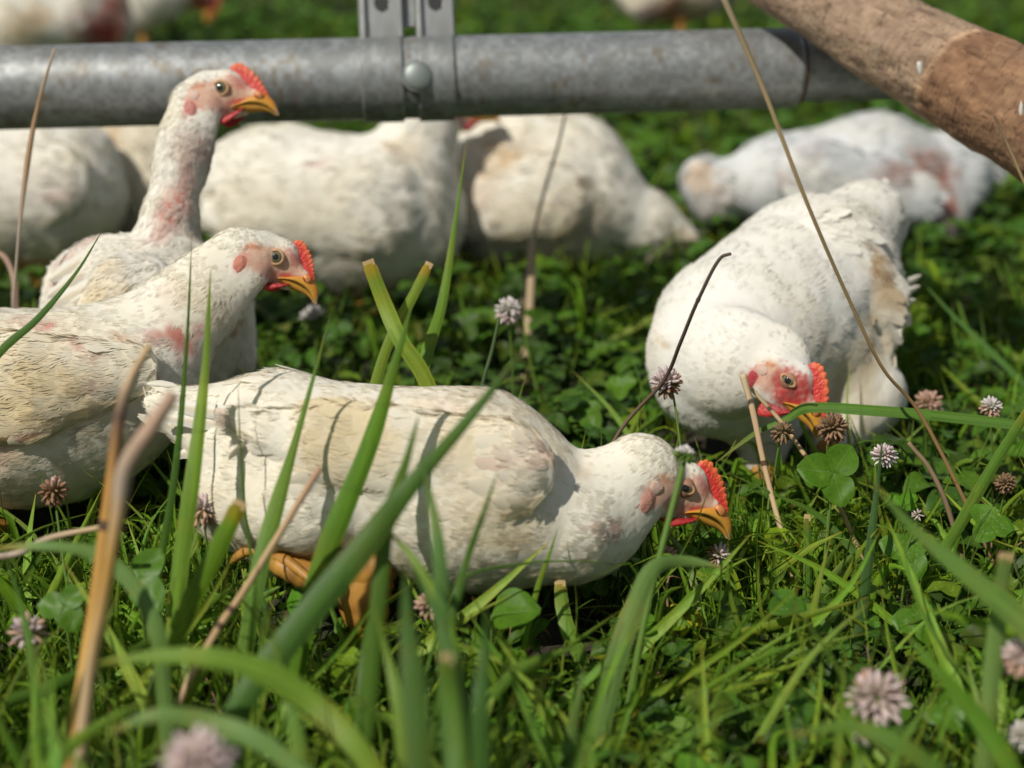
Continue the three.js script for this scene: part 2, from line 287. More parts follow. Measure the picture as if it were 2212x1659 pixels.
function bird(o) {
  const prims = [], T = o.t, sc = (o.head?.scale ?? 1) * 0.001;
  const dirOf = { F: AF, U: AU, R: AR };
  let HX, HY, HZ, HO, toHead = null;
  if (o.head) {
    const h = o.head, a = h.angle * Math.PI / 180, yaw = (h.yaw ?? 0) * Math.PI / 180, roll = (h.roll ?? 0) * Math.PI / 180, face = h.mirror ? -1 : 1;
    const X0 = AR.clone().multiplyScalar(face * Math.cos(a)).addScaledVector(AU, Math.sin(a)), Y0 = AU.clone().multiplyScalar(Math.cos(a)).addScaledVector(AR, -face * Math.sin(a)), Z0 = AF.clone().negate();
    HX = X0.clone().multiplyScalar(Math.cos(yaw)).addScaledVector(Z0, Math.sin(yaw)); HZ = Z0.clone().multiplyScalar(Math.cos(yaw)).addScaledVector(X0, -Math.sin(yaw)); HY = Y0.clone();
    const hy = HY.clone().multiplyScalar(Math.cos(roll)).addScaledVector(HZ, Math.sin(roll)); HZ = HZ.clone().multiplyScalar(Math.cos(roll)).addScaledVector(HY, -Math.sin(roll)); HY = hy;
    HO = at(h.eye[0], h.eye[1], T + (h.dt ?? 0)).addScaledVector(HZ, -10.5 * sc);
  }
  for (const q of o.prims) {
    const [x1, y1, d1, r1, x2, y2, d2, r2, e = {}] = q, t1 = T + d1, t2 = T + d2;
    prims.push(prim(at(x1, y1, t1), at(x2, y2, t2), r1 * t1 / FPX, r2 * t2 / FPX, e.k ?? 0.03, e.flat ? (e.dir === 'H' ? HZ : dirOf[e.dir ?? 'F']) : null, e.flat ?? 1, e.fl ?? 0.013, e.w));
    if (e.rev) prims[prims.length - 1].flow.negate();
  }
  if (o.head) {
    const L = (x, y, z = 0) => HO.clone().addScaledVector(HX, x * sc).addScaledVector(HY, y * sc).addScaledVector(HZ, z * sc);
    const hp = (x1, y1, r1, x2, y2, r2, k, flat) => { const p = prim(L(x2, y2), L(x1, y1), r2 * sc, r1 * sc, k * sc, HZ, flat, 0.0042); prims.push(p); };
    hp(-13, 0.5, 16.5, 2, 3.2, 13.8, 9, 0.80); hp(0, -1, 13, 23, -5.5, 6.6, 7, 0.74); hp(-10, -13, 13, 15, -16, 4.6, 7, 0.74); hp(4, -9, 10, 12, -11, 6, 5, 1.0);
    toHead = (p) => { const d = p.clone().sub(HO); return V(d.dot(HX) / sc, d.dot(HY) / sc, d.dot(HZ) / sc); };
    o._L = L;
  }
  const f = makeField(prims);
  const lo = [1e9, 1e9, 1e9], hi = [-1e9, -1e9, -1e9];
  for (const p of prims) { const e = [[p.ax, p.ay, p.az], p.fs ? [p.ax, p.ay, p.az] : [p.ax + p.bx, p.ay + p.by, p.az + p.bz]]; const pad = Math.max(p.ra, p.rb) + 0.008 + (p.fs ? Math.hypot(p.bx, p.by, p.bz) * 0.0 : 0); for (const v of e) for (let k = 0; k < 3; k++) { lo[k] = Math.min(lo[k], v[k] - pad); hi[k] = Math.max(hi[k], v[k] + pad); } if (p.fs) for (let k = 0; k < 3; k++) { const b = [p.ax, p.ay, p.az][k] + [p.bx, p.by, p.bz][k]; lo[k] = Math.min(lo[k], b - pad); hi[k] = Math.max(hi[k], b + pad); } }
  const { pos, idx } = polygonize(f, lo, hi, o.cell);
  const spots = (o.spots ?? []).map(([x, y, r, c, s, bare = 0, ax = 1]) => { const O = V(0, CAM_H, 0), d = at(x, y, 1).sub(O).normalize(), h = march(f, O.addScaledVector(d, 0.3), d); return h && { h, r: r * T / FPX, c, s, bare, ax }; }).filter(Boolean);
  const white = o.white ?? [0.87, 0.845, 0.775], cream = o.cream ?? [0.80, 0.70, 0.48], creamAmt = o.creamAmt ?? 0.5;
  const whiteS = white.map((q, i) => q * [0.90, 0.89, 0.865][i]);
  const paint = (p) => {
    const n = fbm(p.x * 17 + 3, p.y * 17, p.z * 17 + (o.seed ?? 0), 3), n2 = noise(p.x * 90, p.y * 90, p.z * 90);
    let c = mix3(white, cream, clamp((n - 0.46) * 4) * creamAmt), bare = 0, m = 0;
    for (const s of spots) {
      const d = Math.hypot(p.x - s.h.x, (p.y - s.h.y) * s.ax, p.z - s.h.z) / s.r;
      if (d > 1.5) continue; const w = (1 - sstep(s.bare > 0 ? 0.2 : 0.1, s.bare > 0 ? 1.2 : 1.25, d + (n2 - 0.5) * 0.6 + (noise(p.x * 260, p.y * 260, p.z * 260) - 0.5) * 0.35)) * s.s;
      c = mix3(c, s.c, w); bare = Math.max(bare, w * s.bare);
    }
    c = [c[0] * 0.90, c[1] * 0.89, c[2] * 0.865];
    if (toHead) { const q = toHead(p); if (Math.hypot(q.x, q.y, q.z) < 48) { [c, m] = faceColor(q, c, o.head.red ?? 0.3); } }
    return { c, bare, m };
  };
  const nv = pos.length / 3, col = new Float32Array(nv * 3), P = V(), base = o.base ? V(o.base[0], 0, o.base[1]) : (() => { const b = prims[0]; return V(b.ax + b.bx / 2, 0, b.az + b.bz / 2); })();
  for (let i = 0; i < nv; i++) {
    let x = pos[3 * i], y = pos[3 * i + 1], z = pos[3 * i + 2], g;
    for (let k = 0; k < 2; k++) { g = gradAt(f, x, y, z); const d = clamp(f(x, y, z) / Math.max(0.4, g[3]), -0.002, 0.002); x -= g[0] * d; y -= g[1] * d; z -= g[2] * d; }
    P.set(x, y, z); const { c, m } = paint(P); col.set(c, 3 * i);
    const hq = toHead ? toHead(P).length() : 99, amp = hq < 45 ? 0.0004 : 0.0017 * sstep(40, 80, hq);
    const b = (fbm(x * 42, y * 42, z * 42, 2) - 0.5) * amp * 2 + (noise(x * 330, y * 330, z * 330) - 0.5) * (hq < 45 ? 0.0006 : 0.0005);
    pos[3 * i] = x + g[0] * b; pos[3 * i + 1] = y + g[1] * b; pos[3 * i + 2] = z + g[2] * b;
  }
  const root = thing(o.name ?? 'white_chicken', base, o.label, 'chicken', 'white chickens foraging on the pasture');
  for (let i = 0; i < nv; i++) { pos[3 * i] -= base.x; pos[3 * i + 2] -= base.z; }
  const bodyGeo = geom(pos, idx, { col }); part('body', bodyGeo, skinMat, root);
  // feathers
  const ct = { mats: [[], [], []], cols: [[], [], []] }, fl = { mats: [[], [], []], cols: [[], [], []] }, N = bodyGeo.attributes.normal.array, A = V(), B = V(), C = V(), X = V(), Y = V(), Z = V(), M = new THREE.Matrix4();
  const cov = o.cov ?? 5;
  for (let i = 0; i < idx.length; i += 3) {
    const [a, b, c] = [idx[i], idx[i + 1], idx[i + 2]];
    A.fromArray(pos, 3 * a); B.fromArray(pos, 3 * b); C.fromArray(pos, 3 * c);
    const area = X.subVectors(B, A).cross(Y.subVectors(C, A)).length() / 2;
    P.copy(A).add(B).add(C).divideScalar(3).add(base);
    let wS = 0, L = 0; Z.set(0, 0, 0);
    for (const p of prims) { const d = primDist(p, P.x, P.y, P.z), w = p.w * Math.exp(-Math.max(0, d) / 0.008); wS += w; L += w * p.fl; Z.addScaledVector(p.flow, w); }
    L = Math.max(0.003, L / wS) * (o.flScale ?? 0.82);
    if (L > 0.0125) { const len = 0.020 * rr(0.7, 1.2) * (o.flScale ?? 1) ** 0.5, want = area * (o.contour ?? 0.9) / (0.4 * len * len); if (rnd() < want) {
      const { c: cc, bare } = paint(P); if (rnd() > bare * 0.9) {
        Y.set(N[3 * a] + N[3 * b] + N[3 * c], N[3 * a + 1] + N[3 * b + 1] + N[3 * c + 1], N[3 * a + 2] + N[3 * b + 2] + N[3 * c + 2]).normalize(); const D = Z.clone().addScaledVector(Y, -Z.dot(Y)); if (D.lengthSq() > 1e-6) {
          D.normalize().applyAxisAngle(Y, rr(-0.25, 0.25)).addScaledVector(Y, rr(0.0, 0.04)).normalize(); X.crossVectors(Y, D).normalize(); const nn = D.clone().cross(X).normalize(), vi = Math.floor(rnd() * 3), br = rr(0.97, 1.04), wc = mix3(cc, whiteS, 0.1);
          M.makeBasis(X.clone().multiplyScalar(len), nn.multiplyScalar(len), D.clone().multiplyScalar(len)); M.setPosition(P.clone().sub(base)); ct.mats[vi].push(M.clone()); ct.cols[vi].push(wc[0] * br, wc[1] * br, wc[2] * br);
        } } } }
    let n = area * cov / (0.30 * L * L); n = Math.floor(n) + (rnd() < n % 1 ? 1 : 0);
    for (let k = 0; k < n; k++) {
      const { c: cc, bare, m } = paint(P);
      const hq = toHead ? toHead(P) : null;
      let len = L * rr(0.7, 1.3), keep = 1 - 0.62 * bare;
      if (hq) { if (hq.x > 21 || Math.hypot(hq.x, hq.y) < 7.6) continue; if (m > 0.35) { keep *= 0.16; len *= 0.42; } if (Math.hypot(hq.x + 20, (hq.y + 8) * 1) < 5) continue; }
      if (rnd() > keep) continue;
      let u = rnd(), v = rnd(); if (u + v > 1) { u = 1 - u; v = 1 - v; }
      const q = V().copy(A).addScaledVector(X.subVectors(B, A), u).addScaledVector(Y.subVectors(C, A), v);
      Y.set(N[3 * a], N[3 * a + 1], N[3 * a + 2]); const D = Z.clone().addScaledVector(Y, -Z.dot(Y)); if (D.lengthSq() < 1e-6) D.set(0, -1, 0).addScaledVector(Y, Y.y); D.normalize();
      D.applyAxisAngle(Y, rr(-0.22, 0.22)).addScaledVector(Y, rnd() < 0.012 ? rr(0.08, 0.25) : rr(0.0, o.ruffle ?? 0.06)).normalize();
      X.crossVectors(Y, D).normalize(); const nn = D.clone().cross(X).normalize();
      M.makeBasis(X.clone().multiplyScalar(len * rr(0.8, 1.2)), nn.multiplyScalar(len), D.clone().multiplyScalar(len)); M.setPosition(q.addScaledVector(Y, -0.0004));
      const vi = Math.floor(rnd() * 3), br = rr(0.96, 1.06), fade = m > 0.35 ? 0.15 : 0.12 + 0.72 * bare, wc = mix3(cc, whiteS, fade);
      fl.mats[vi].push(M.clone()); fl.cols[vi].push(wc[0] * br, wc[1] * br, wc[2] * br);
    }
  }
  const fr = [];
  for (let v = 0; v < 3; v++) {
    const im = new THREE.InstancedMesh(FEATHERS[v], featherMat, fl.mats[v].length); im.name = 'feathers'; im.castShadow = im.receiveShadow = true; im.userData.kind = 'stuff';
    fl.mats[v].forEach((m, i) => { im.setMatrixAt(i, m); im.setColorAt(i, lin(fl.cols[v][3 * i], fl.cols[v][3 * i + 1], fl.cols[v][3 * i + 2])); });
    root.add(im); fr.push(fl.mats[v].length);
    const ic = new THREE.InstancedMesh(CONTOUR[v], featherMat, ct.mats[v].length); ic.name = 'contour_feathers'; ic.castShadow = ic.receiveShadow = true; ic.userData.kind = 'stuff';
    ct.mats[v].forEach((m, i) => { ic.setMatrixAt(i, m); ic.setColorAt(i, lin(ct.cols[v][3 * i], ct.cols[v][3 * i + 1], ct.cols[v][3 * i + 2])); }); if (ct.mats[v].length) root.add(ic);
  }
  if (o.head) headParts(o, root, base, f, sc, HX, HY, HZ, HO);
  for (const l of o.legs ?? []) part('leg', legGeo(l.p.map((q) => at(q[0], q[1], T + q[2]).sub(base)), l.r.map((r) => r * T / FPX)), legMat, root);
  for (const w of o.vanes ?? []) {
    const a = at(w[0], w[1], T + w[2]), b = at(w[3], w[4], T + w[5]), d = b.clone().sub(a), L = d.length(); d.normalize();
    const nrm = (w[7] ?? AF.clone().negate()).clone(); const sx = nrm.clone().cross(d).normalize(), ny = d.clone().cross(sx).normalize();
    const m = part('wing_feather', vaneGeo(L, w[6] * T / FPX, 0.08), vaneMat, root); m.matrix.makeBasis(sx, ny, d).setPosition(a.sub(base)); m.matrix.decompose(m.position, m.quaternion, m.scale);
  }
  BIRDS.push({ f, lo, hi });
  console.log(root.name, 'verts', nv, 'feathers', fr.join('+'), 'spots', spots.length);
  return root;
}
function headParts(o, root, base, f, sc, HX, HY, HZ, HO) {
  const place = (m, x, y, z) => { m.position.copy(HO).addScaledVector(HX, x * sc).addScaledVector(HY, y * sc).addScaledVector(HZ, z * sc).sub(base); m.quaternion.setFromRotationMatrix(new THREE.Matrix4().makeBasis(HX, HY, HZ)); return m; };
  const surf = (x, y, sd) => { const p = HO.clone().addScaledVector(HX, x * sc).addScaledVector(HY, y * sc).addScaledVector(HZ, sd * 30 * sc), h = march(f, p, HZ.clone().multiplyScalar(-sd), 0.06); return h ? h.sub(HO).dot(HZ) / sc : sd * 9; };
  const h = o.head, sq = h.squint ?? 1;
  place(part('comb', combGeo(sc * (h.comb ?? 1), o.seed ?? 0), combMat, root), (1 - (h.comb ?? 1)) * 16, (1 - (h.comb ?? 1)) * 10, 0);
  const bk = place(part('beak', mergeGeometries([beakGeo(sc, false), beakGeo(sc, true)]), hornMat, root), 0, 0, 0);
  for (const sd of [1, -1]) {
    const c = new THREE.SphereGeometry(1, 20, 14); const cc = []; for (let i = 0; i < c.attributes.position.count; i++) cc.push(...mix3([0.62, 0.27, 0.07], [0.50, 0.13, 0.05], noise(i * 0.3, 1, 1))); c.setAttribute('color', new THREE.Float32BufferAttribute(cc, 3));
    const ce = part('cere', c, hornMat, bk); ce.position.set(28.6 * sc, -4.8 * sc, sd * 5.2 * sc); ce.scale.set(4.2 * sc, 3.3 * sc, 2.2 * sc); ce.rotation.z = -0.5;
    const ns = part('nostril', new THREE.SphereGeometry(1, 12, 8), pupilMat, bk); ns.position.set(27.3 * sc, -6.6 * sc, sd * 6.75 * sc); ns.scale.set(2.4 * sc, 0.55 * sc, 0.5 * sc); ns.rotation.z = -0.6;
    place(part('wattle', wattleGeo(sc, sd, h.wattle ?? 1), combMat, root), 0, 0, 0);
    // eye
    const ze = surf(0, 0, sd), R = 6.9, g = new THREE.SphereGeometry(R * sc, 40, 28), ec = [], pp = g.attributes.position;
    for (let i = 0; i < pp.count; i++) { const q = Math.hypot(pp.getX(i), pp.getY(i)) / sc, nz = noise(pp.getX(i) * 3000, pp.getY(i) * 3000, 2); ec.push(...mix3(mix3([0.20, 0.175, 0.095], [0.10, 0.09, 0.05], nz), [0.03, 0.025, 0.02], sstep(4.2, 5.2, q))); }
    g.setAttribute('color', new THREE.Float32BufferAttribute(ec, 3));
    const eye = place(part('eye', g, irisMat, root), 0, 0, ze - sd * 4.3); eye.scale.set(1, 1, 1);
    const pg = new THREE.SphereGeometry((R + 0.10) * sc, 28, 10, 0, Math.PI * 2, 0, 0.36); pg.rotateX(Math.PI / 2 * sd);
    part('pupil', pg, pupilMat, eye);
    const lid = new THREE.TorusGeometry(5.85 * sc, 1.25 * sc, 14, 48), lc = [], lp = lid.attributes.position;
    for (let i = 0; i < lp.count; i++) { const x = lp.getX(i) / sc, y = lp.getY(i) / sc, k = Math.hypot(x, y); lp.setXYZ(i, lp.getX(i) * 1.05, lp.getY(i) * sq, lp.getZ(i) - sd * (k - 5.85) * 0.5 * sc); lc.push(...mix3(mix3([0.58, 0.40, 0.20], [0.50, 0.24, 0.13], noise(x * 0.7, y * 0.7, 4)), [0.10, 0.06, 0.04], (1 - sstep(4.7, 5.2, k)) * 0.8)); }
    lid.setAttribute('color', new THREE.Float32BufferAttribute(lc, 3)); lid.computeVertexNormals();
    const ld = place(part('eyelid', lid, lidMat, root), 0, 0, ze + sd * 0.1);
    if (sq < 0.9) for (const s of [1, -1]) {          // half closed lids: two shells over the eyeball
      const sh = new THREE.SphereGeometry((R + 0.35) * sc, 28, 12, 0, Math.PI * 2, 0, Math.PI / 2 - (0.22 + 0.5 * (sq - 0.5)) - (s > 0 ? 0 : 0.12)); if (s < 0) sh.rotateX(Math.PI);
      const c2 = []; for (let i = 0; i < sh.attributes.position.count; i++) c2.push(...mix3([0.40, 0.22, 0.13], [0.28, 0.12, 0.08], noise(i * 0.11, s, 3))); sh.setAttribute('color', new THREE.Float32BufferAttribute(c2, 3));
      place(part('eyelid', sh, lidMat, root), 0, 0, ze - sd * 4.3);
    }
    // ear lobes
    for (const [x, y, rx, ry, th, ca, cb] of [[-19.6, -6.5, 4.6, 4.2, 1.1, [0.70, 0.58, 0.50], [0.68, 0.38, 0.28]], [-21.5, -17.5, 5.0, 7.4, 1.3, h.lobe2 ?? [0.42, 0.08, 0.08], h.lobe ?? [0.56, 0.22, 0.17]]]) {
      const lg = new THREE.SphereGeometry(1, 24, 18), q = lg.attributes.position, lcol = [];
      for (let i = 0; i < q.count; i++) { const n = noise(q.getX(i) * 2.5 + x, q.getY(i) * 2.5, q.getZ(i) * 2.5), k = 0.86 + 0.28 * n; q.setXYZ(i, q.getX(i) * rx * sc * k, q.getY(i) * ry * sc * k, q.getZ(i) * th * sc * k); lcol.push(...mix3(ca, cb, n)); }
      lg.setAttribute('color', new THREE.Float32BufferAttribute(lcol, 3)); lg.computeVertexNormals();
      const lb = place(part('earlobe', lg, combMat, root), x, y, surf(x, y, sd) - sd * 0.1);
      const gq = gradAt(f, ...lb.position.clone().add(base).toArray(), 0.003), nz = V(gq[0], gq[1], gq[2]); lb.quaternion.premultiply(new THREE.Quaternion().setFromUnitVectors(HZ.clone().multiplyScalar(sd), nz));
    }
  }
}
// ---------------------------------------------------------------- ground
{
  const t = tex(512, 512, (u, v) => { const n = fbm(u * 24, v * 24, 1, 4), g = fbm(u * 9 + 5, v * 9, 4, 3); return mix3(mix3([0.020, 0.016, 0.010], [0.055, 0.042, 0.024], n), [0.022, 0.035, 0.010], sstep(0.4, 0.65, g) * 0.7); });
  t.repeat.set(700, 700);
  const g = new THREE.PlaneGeometry(420, 420, 1, 1); g.rotateX(-Math.PI / 2);
  const m = part('ground', g, std({ map: t, roughness: 1, bumpMap: t, bumpScale: 0.01 }), scene); tag(m, 'dark soil of the pasture under the clover and grass', 'ground', null, 'structure'); m.position.set(0, 0, -100);
}
// ---------------------------------------------------------------- galvanised pipe of the gate, its clamp, the log
const zincCol = tex(1024, 512, (u, v) => {
  const s = fbm(u * 46, v * 16, 2, 3), f = noise(u * 150, v * 56, 6), r = fbm(u * 20 + 7, v * 9, 11, 4), r2 = noise(u * 90, v * 24, 15), st = fbm(u * 60, v * 3, 21, 2);
  let c = mix3([0.235, 0.25, 0.255], [0.40, 0.42, 0.43], sstep(0.3, 0.72, s * 0.65 + f * 0.35));
  c = mix3(c, [0.285, 0.285, 0.265], st * 0.6);
  const rust = sstep(0.45, 0.75, r) * sstep(0.3, 0.95, noise(u * 110, v * 34, 15));
  return mix3(c, [0.20, 0.155, 0.10], rust * 0.7);
});
const zincRough = tex(512, 256, (u, v) => { const n = fbm(u * 40, v * 16, 31, 3), r = 0.50 + 0.2 * n; return [r, r, r]; }, false);
const zinc = new THREE.MeshPhysicalMaterial({ side: THREE.DoubleSide, map: zincCol, metalness: 0.55, roughness: 0.85, roughnessMap: zincRough, bumpMap: zincRough, bumpScale: 0.0008 });
const rustMat = std({ color: lin(0.10, 0.045, 0.015), roughness: 1 });
const bolted = new THREE.MeshPhysicalMaterial({ color: lin(0.24, 0.27, 0.255), metalness: 0.5, roughness: 0.5 });
const darkBolt = new THREE.MeshPhysicalMaterial({ color: lin(0.05, 0.05, 0.05), metalness: 0.5, roughness: 0.5 });
const P0 = at(-1300, 223, 1.335), P1 = at(1722, 147, 1.435), PX = P1.clone().sub(P0).normalize(), PR = 0.0387;
const PU = AU.clone().addScaledVector(PX, -AU.dot(PX)).normalize(), PZ = PX.clone().cross(PU).normalize();   // PZ points at the camera
const pipeQ = new THREE.Quaternion().setFromRotationMatrix(new THREE.Matrix4().makeBasis(PX, PU, PZ));
function pipeLathe(prof) { const g = new THREE.LatheGeometry(prof.map(([r, x]) => new THREE.Vector2(r, x)), 64); g.rotateZ(-Math.PI / 2); const p = g.attributes.position, uv = g.attributes.uv; for (let i = 0; i < p.count; i++) uv.setX(i, Math.atan2(p.getZ(i), p.getY(i)) / 6.283), uv.setXY(i, p.getX(i) * 1.6, uv.getX(i)); return g; }
{
  const len = P0.distanceTo(P1), base = V(P0.x, 0, P0.z);
  const pipe = thing('metal_pipe', base, 'weathered galvanised steel pipe running across behind the tall upright chicken', 'pipe');
  const a = part('pipe_sleeve', pipeLathe([[PR - 0.004, 0], [PR, 0], [PR, len * 0.5], [PR, len - 0.006], [PR - 0.001, len - 0.002], [PR - 0.004, len], [PR - 0.006, len]]), zinc, pipe); a.position.copy(P0).sub(base); a.quaternion.copy(pipeQ);
  const b = part('inner_pipe', pipeLathe([[PR - 0.0055, len - 0.05], [PR - 0.0055, len + 0.06], [PR - 0.0055, len + 0.115]]), zinc, pipe); b.position.copy(P0).sub(base); b.quaternion.copy(pipeQ);
  const r = part('rust_ring', new THREE.TorusGeometry(PR - 0.0045, 0.0022, 8, 60), rustMat, pipe, 'rusty ring at the end of the sleeve'); r.rotation.y = Math.PI / 2; const rg = r.geometry; rg.rotateY(Math.PI / 2); r.rotation.set(0, 0, 0); r.quaternion.copy(pipeQ); r.position.copy(P1).sub(base);
  // clamp: two bands round the pipe, two straps rising from them, a big bolt between
  const xAt = (px) => { const w = at(px, 170, 1.40); return w.sub(P0).dot(PX); };
  const x1 = xAt(782), x2 = xAt(872), x3 = xAt(903), x4 = xAt(982), xm = xAt(901);
  const cl = thing('pipe_clamp', V(P0.x + PX.x * xm, 0, P0.z + PX.z * xm), 'grey steel clamp with two bolted straps gripping the pipe', 'clamp');
  const place = (m, x, y, z) => { m.position.copy(P0).addScaledVector(PX, x).addScaledVector(PU, y).addScaledVector(PZ, z).sub(cl.position); m.quaternion.copy(pipeQ); return m; };
  for (const [a0, b0] of [[x1, x2], [x3, x4]]) {
    const w = b0 - a0; place(part('band', pipeLathe([[PR, 0], [PR + 0.0025, 0.0006], [PR + 0.003, 0.002], [PR + 0.003, w - 0.002], [PR + 0.0025, w - 0.0006], [PR, w]]), zinc, cl), a0, 0, 0);
    const sh = new THREE.Shape(); const hw = w / 2; sh.moveTo(-hw * 1.02, 0); sh.lineTo(-hw * 0.96, 0.02); sh.lineTo(-hw, 0.16); sh.lineTo(hw, 0.16); sh.lineTo(hw, 0.03); sh.lineTo(hw * 1.1, 0); sh.closePath();
    const hole = new THREE.Path(); hole.absarc(hw * 0.1, PR + 0.026, 0.0075, 0, Math.PI * 2); sh.holes.push(hole);
    const g = new THREE.ExtrudeGeometry(sh, { depth: 0.004, bevelEnabled: true, bevelSize: 0.0012, bevelThickness: 0.0012, bevelSegments: 2 });
    place(part('strap', g, zinc, cl), (a0 + b0) / 2, 0.002, PR * 0.42);
    const bo = place(part('bolt', new THREE.CylinderGeometry(0.0068, 0.0078, 0.005, 6), darkBolt, cl), (a0 + b0) / 2 + hw * 0.1, PR + 0.026, PR * 0.42 + 0.003); bo.quaternion.multiply(new THREE.Quaternion().setFromAxisAngle(V(1, 0, 0), Math.PI / 2));
    const rib = place(part('strap_edge', new THREE.CylinderGeometry(0.0035, 0.0042, 0.15, 10), zinc, cl), a0 + w * 0.10, 0.075, PR * 0.42 + 0.006); rib.castShadow = true;
    const pl = place(part('strap_edge', new THREE.CylinderGeometry(0.003, 0.0032, 0.15, 10), zinc, cl), b0 - w * 0.04, 0.080, PR * 0.42 + 0.002);
  }
  const pl = new THREE.BoxGeometry(x3 - x2 + 0.012, 0.13, 0.004); place(part('back_plate', pl, zinc, cl), (x2 + x3) / 2, PR + 0.073, PR * 0.42 - 0.006);
  const dome = new THREE.SphereGeometry(0.0138, 28, 10, 0, Math.PI * 2, 0, Math.PI / 2); dome.scale(1, 0.36, 1); dome.rotateX(Math.PI / 2);
  const ang = -0.16; place(part('carriage_bolt', dome, bolted, cl), xm, Math.sin(ang) * (PR + 0.003), Math.cos(ang) * (PR + 0.0025));
  const wa = new THREE.CylinderGeometry(0.0150, 0.0155, 0.003, 32); wa.rotateX(Math.PI / 2); place(part('washer', wa, zinc, cl), xm, Math.sin(ang) * (PR + 0.001), Math.cos(ang) * (PR + 0.001));
}
{
  const woodC = tex(1024, 1024, (u, v) => {                     // u round the log, v along it
    const g = fbm(u * 26, v * 16, 3, 4), fi = noise(u * 30, v * 110, 5) * 0.5 + noise(u * 90, v * 60, 8) * 0.5, bl = fbm(u * 5, v * 7, 12, 3), pit = noise(u * 60, v * 90, 19), cr = Math.abs(fbm(u * 9, v * 30, 23, 3) - 0.5);
    let c = mix3([0.17, 0.108, 0.068], [0.43, 0.30, 0.20], clamp((g - 0.5) * 1.2 + 0.35 + fi * 0.35));
    c = mix3(c, [0.30, 0.225, 0.16], sstep(0.5, 0.75, bl) * 0.6);
    c = mix3(c, [0.085, 0.045, 0.028], sstep(0.86, 0.95, pit) * 0.6);
    return mix3(c, [0.065, 0.035, 0.022], (1 - sstep(0.004, 0.02, cr)) * 0.6 * sstep(0.45, 0.6, bl + 0.1));
  });
  const woodB = tex(512, 512, (u, v) => { const n = fbm(u * 26, v * 16, 3, 4) * 0.5 + noise(u * 30, v * 110, 5) * 0.25 + noise(u * 90, v * 60, 8) * 0.25; return [n, n, n]; }, false);
  const A = at(1560, -110, 1.42), B = at(2440, 362, 1.18), ax = B.clone().sub(A), L = ax.length(); ax.normalize();
  const e1 = PZ.clone().addScaledVector(ax, -PZ.dot(ax)).normalize(), e2 = ax.clone().cross(e1).normalize();
  const pos = [], idx = [], uv = [], col = [], NL = 220, NA = 96, rad = (s) => lerp(0.0262, 0.0557, Math.pow(s, 0.95));
  for (let i = 0; i <= NL; i++) for (let j = 0; j <= NA; j++) {
    const s = i / NL, a = j / NA * Math.PI * 2; const ca = Math.cos(a), sa = Math.sin(a), n = fbm(ca * 1.6 + 5, sa * 1.6 + 2, s * 5, 3) - 0.5, n2 = noise(ca * 9, sa * 9, s * 70) - 0.5, n3 = noise(ca * 5 + 20, sa * 5, s * 26) - 0.5;
    let r = rad(s) * (1 + n * 0.16 + n2 * 0.022 + n3 * 0.05);
    const cut = sstep(0.60, 0.625, s + 0.01 * n3 + 0.012 * sa);                       // the trimmed end: a facet hewn into the near side
    const d = ca * 0.82 + sa * 0.35; if (cut > 0 && d > 0) r = Math.min(r, lerp(r, rad(s) * (0.86 + 0.03 * n2) / Math.max(0.62, d), cut));
    const p = A.clone().addScaledVector(ax, s * L).addScaledVector(e1, ca * r).addScaledVector(e2, sa * r); pos.push(p.x, p.y, p.z); uv.push(j / NA, s * 2);
    const edge = (1 - sstep(0.0, 0.012, Math.abs(s + 0.01 * n3 + 0.012 * sa - 0.615))) * sstep(0.1, 0.4, d), inn = d > 0 ? cut * sstep(0, 0.3, d) : 0, gr = noise(ca * 30, sa * 30, s * 60); col.push(...mix3(mix3([1, 1, 1], mix3([0.62, 0.46, 0.36], [1.0, 0.82, 0.66], gr), inn), [1.9, 1.85, 1.75], edge * (0.3 + 0.7 * gr)));
  }
  for (let i = 0; i < NL; i++) for (let j = 0; j < NA; j++) { const a = i * (NA + 1) + j, b = a + NA + 1; idx.push(a, b, a + 1, a + 1, b, b + 1); }
  for (const [row, P] of [[0, A], [NL, B]]) { const o = pos.length / 3; pos.push(P.x, P.y, P.z); uv.push(0.5, 0.5); col.push(0.8, 0.7, 0.6); for (let j = 0; j < NA; j++) idx.push(o, row * (NA + 1) + j, row * (NA + 1) + j + 1); }
  const base = V(B.x, 0, B.z), log = thing('wooden_log', base, 'thick rough brown log slanting across the upper right corner over the pipe', 'log');
  for (let i = 0; i < pos.length; i += 3) { pos[i] -= base.x; pos[i + 2] -= base.z; }
  part('bark', geom(pos, idx, { uv, col }), std({ vertexColors: true, map: woodC, bumpMap: woodB, bumpScale: 0.003, roughness: 0.85 }), log);
  const dropM = std({ color: lin(0.66, 0.66, 0.63), roughness: 0.8 });
  for (const [px, py, l, w, sp] of [[1978, 147, 17, 6, 0.2], [2204, 232, 20, 4, 0.1]]) {
    const d = at(px, py, 1).sub(V(0, CAM_H, 0)).normalize(), O = V(0, CAM_H, 0);
    let best = null; for (let i = 0; i < pos.length; i += 3) { const q = V(pos[i] + base.x, pos[i + 1], pos[i + 2] + base.z), v = q.clone().sub(O), t = v.dot(d), e = v.addScaledVector(d, -t).length(); if (e < 0.004 && (!best || t < best.t)) best = { t, q }; }
    if (!best) continue;
    const g = new THREE.SphereGeometry(1, 16, 10), q = g.attributes.position; for (let i = 0; i < q.count; i++) { const k = 0.7 + 0.6 * noise(q.getX(i) * 2 + px, q.getY(i) * 2, q.getZ(i) * 2); q.setXYZ(i, q.getX(i) * w * 4e-4 * k, q.getY(i) * l * 3.6e-4 * k, q.getZ(i) * 0.0018); } g.computeVertexNormals();
    const m = part('bird_dropping', g, dropM, log, 'white splash of droppings on the bark'); m.position.copy(best.q).sub(base); m.rotation.z = sp;
  }
}
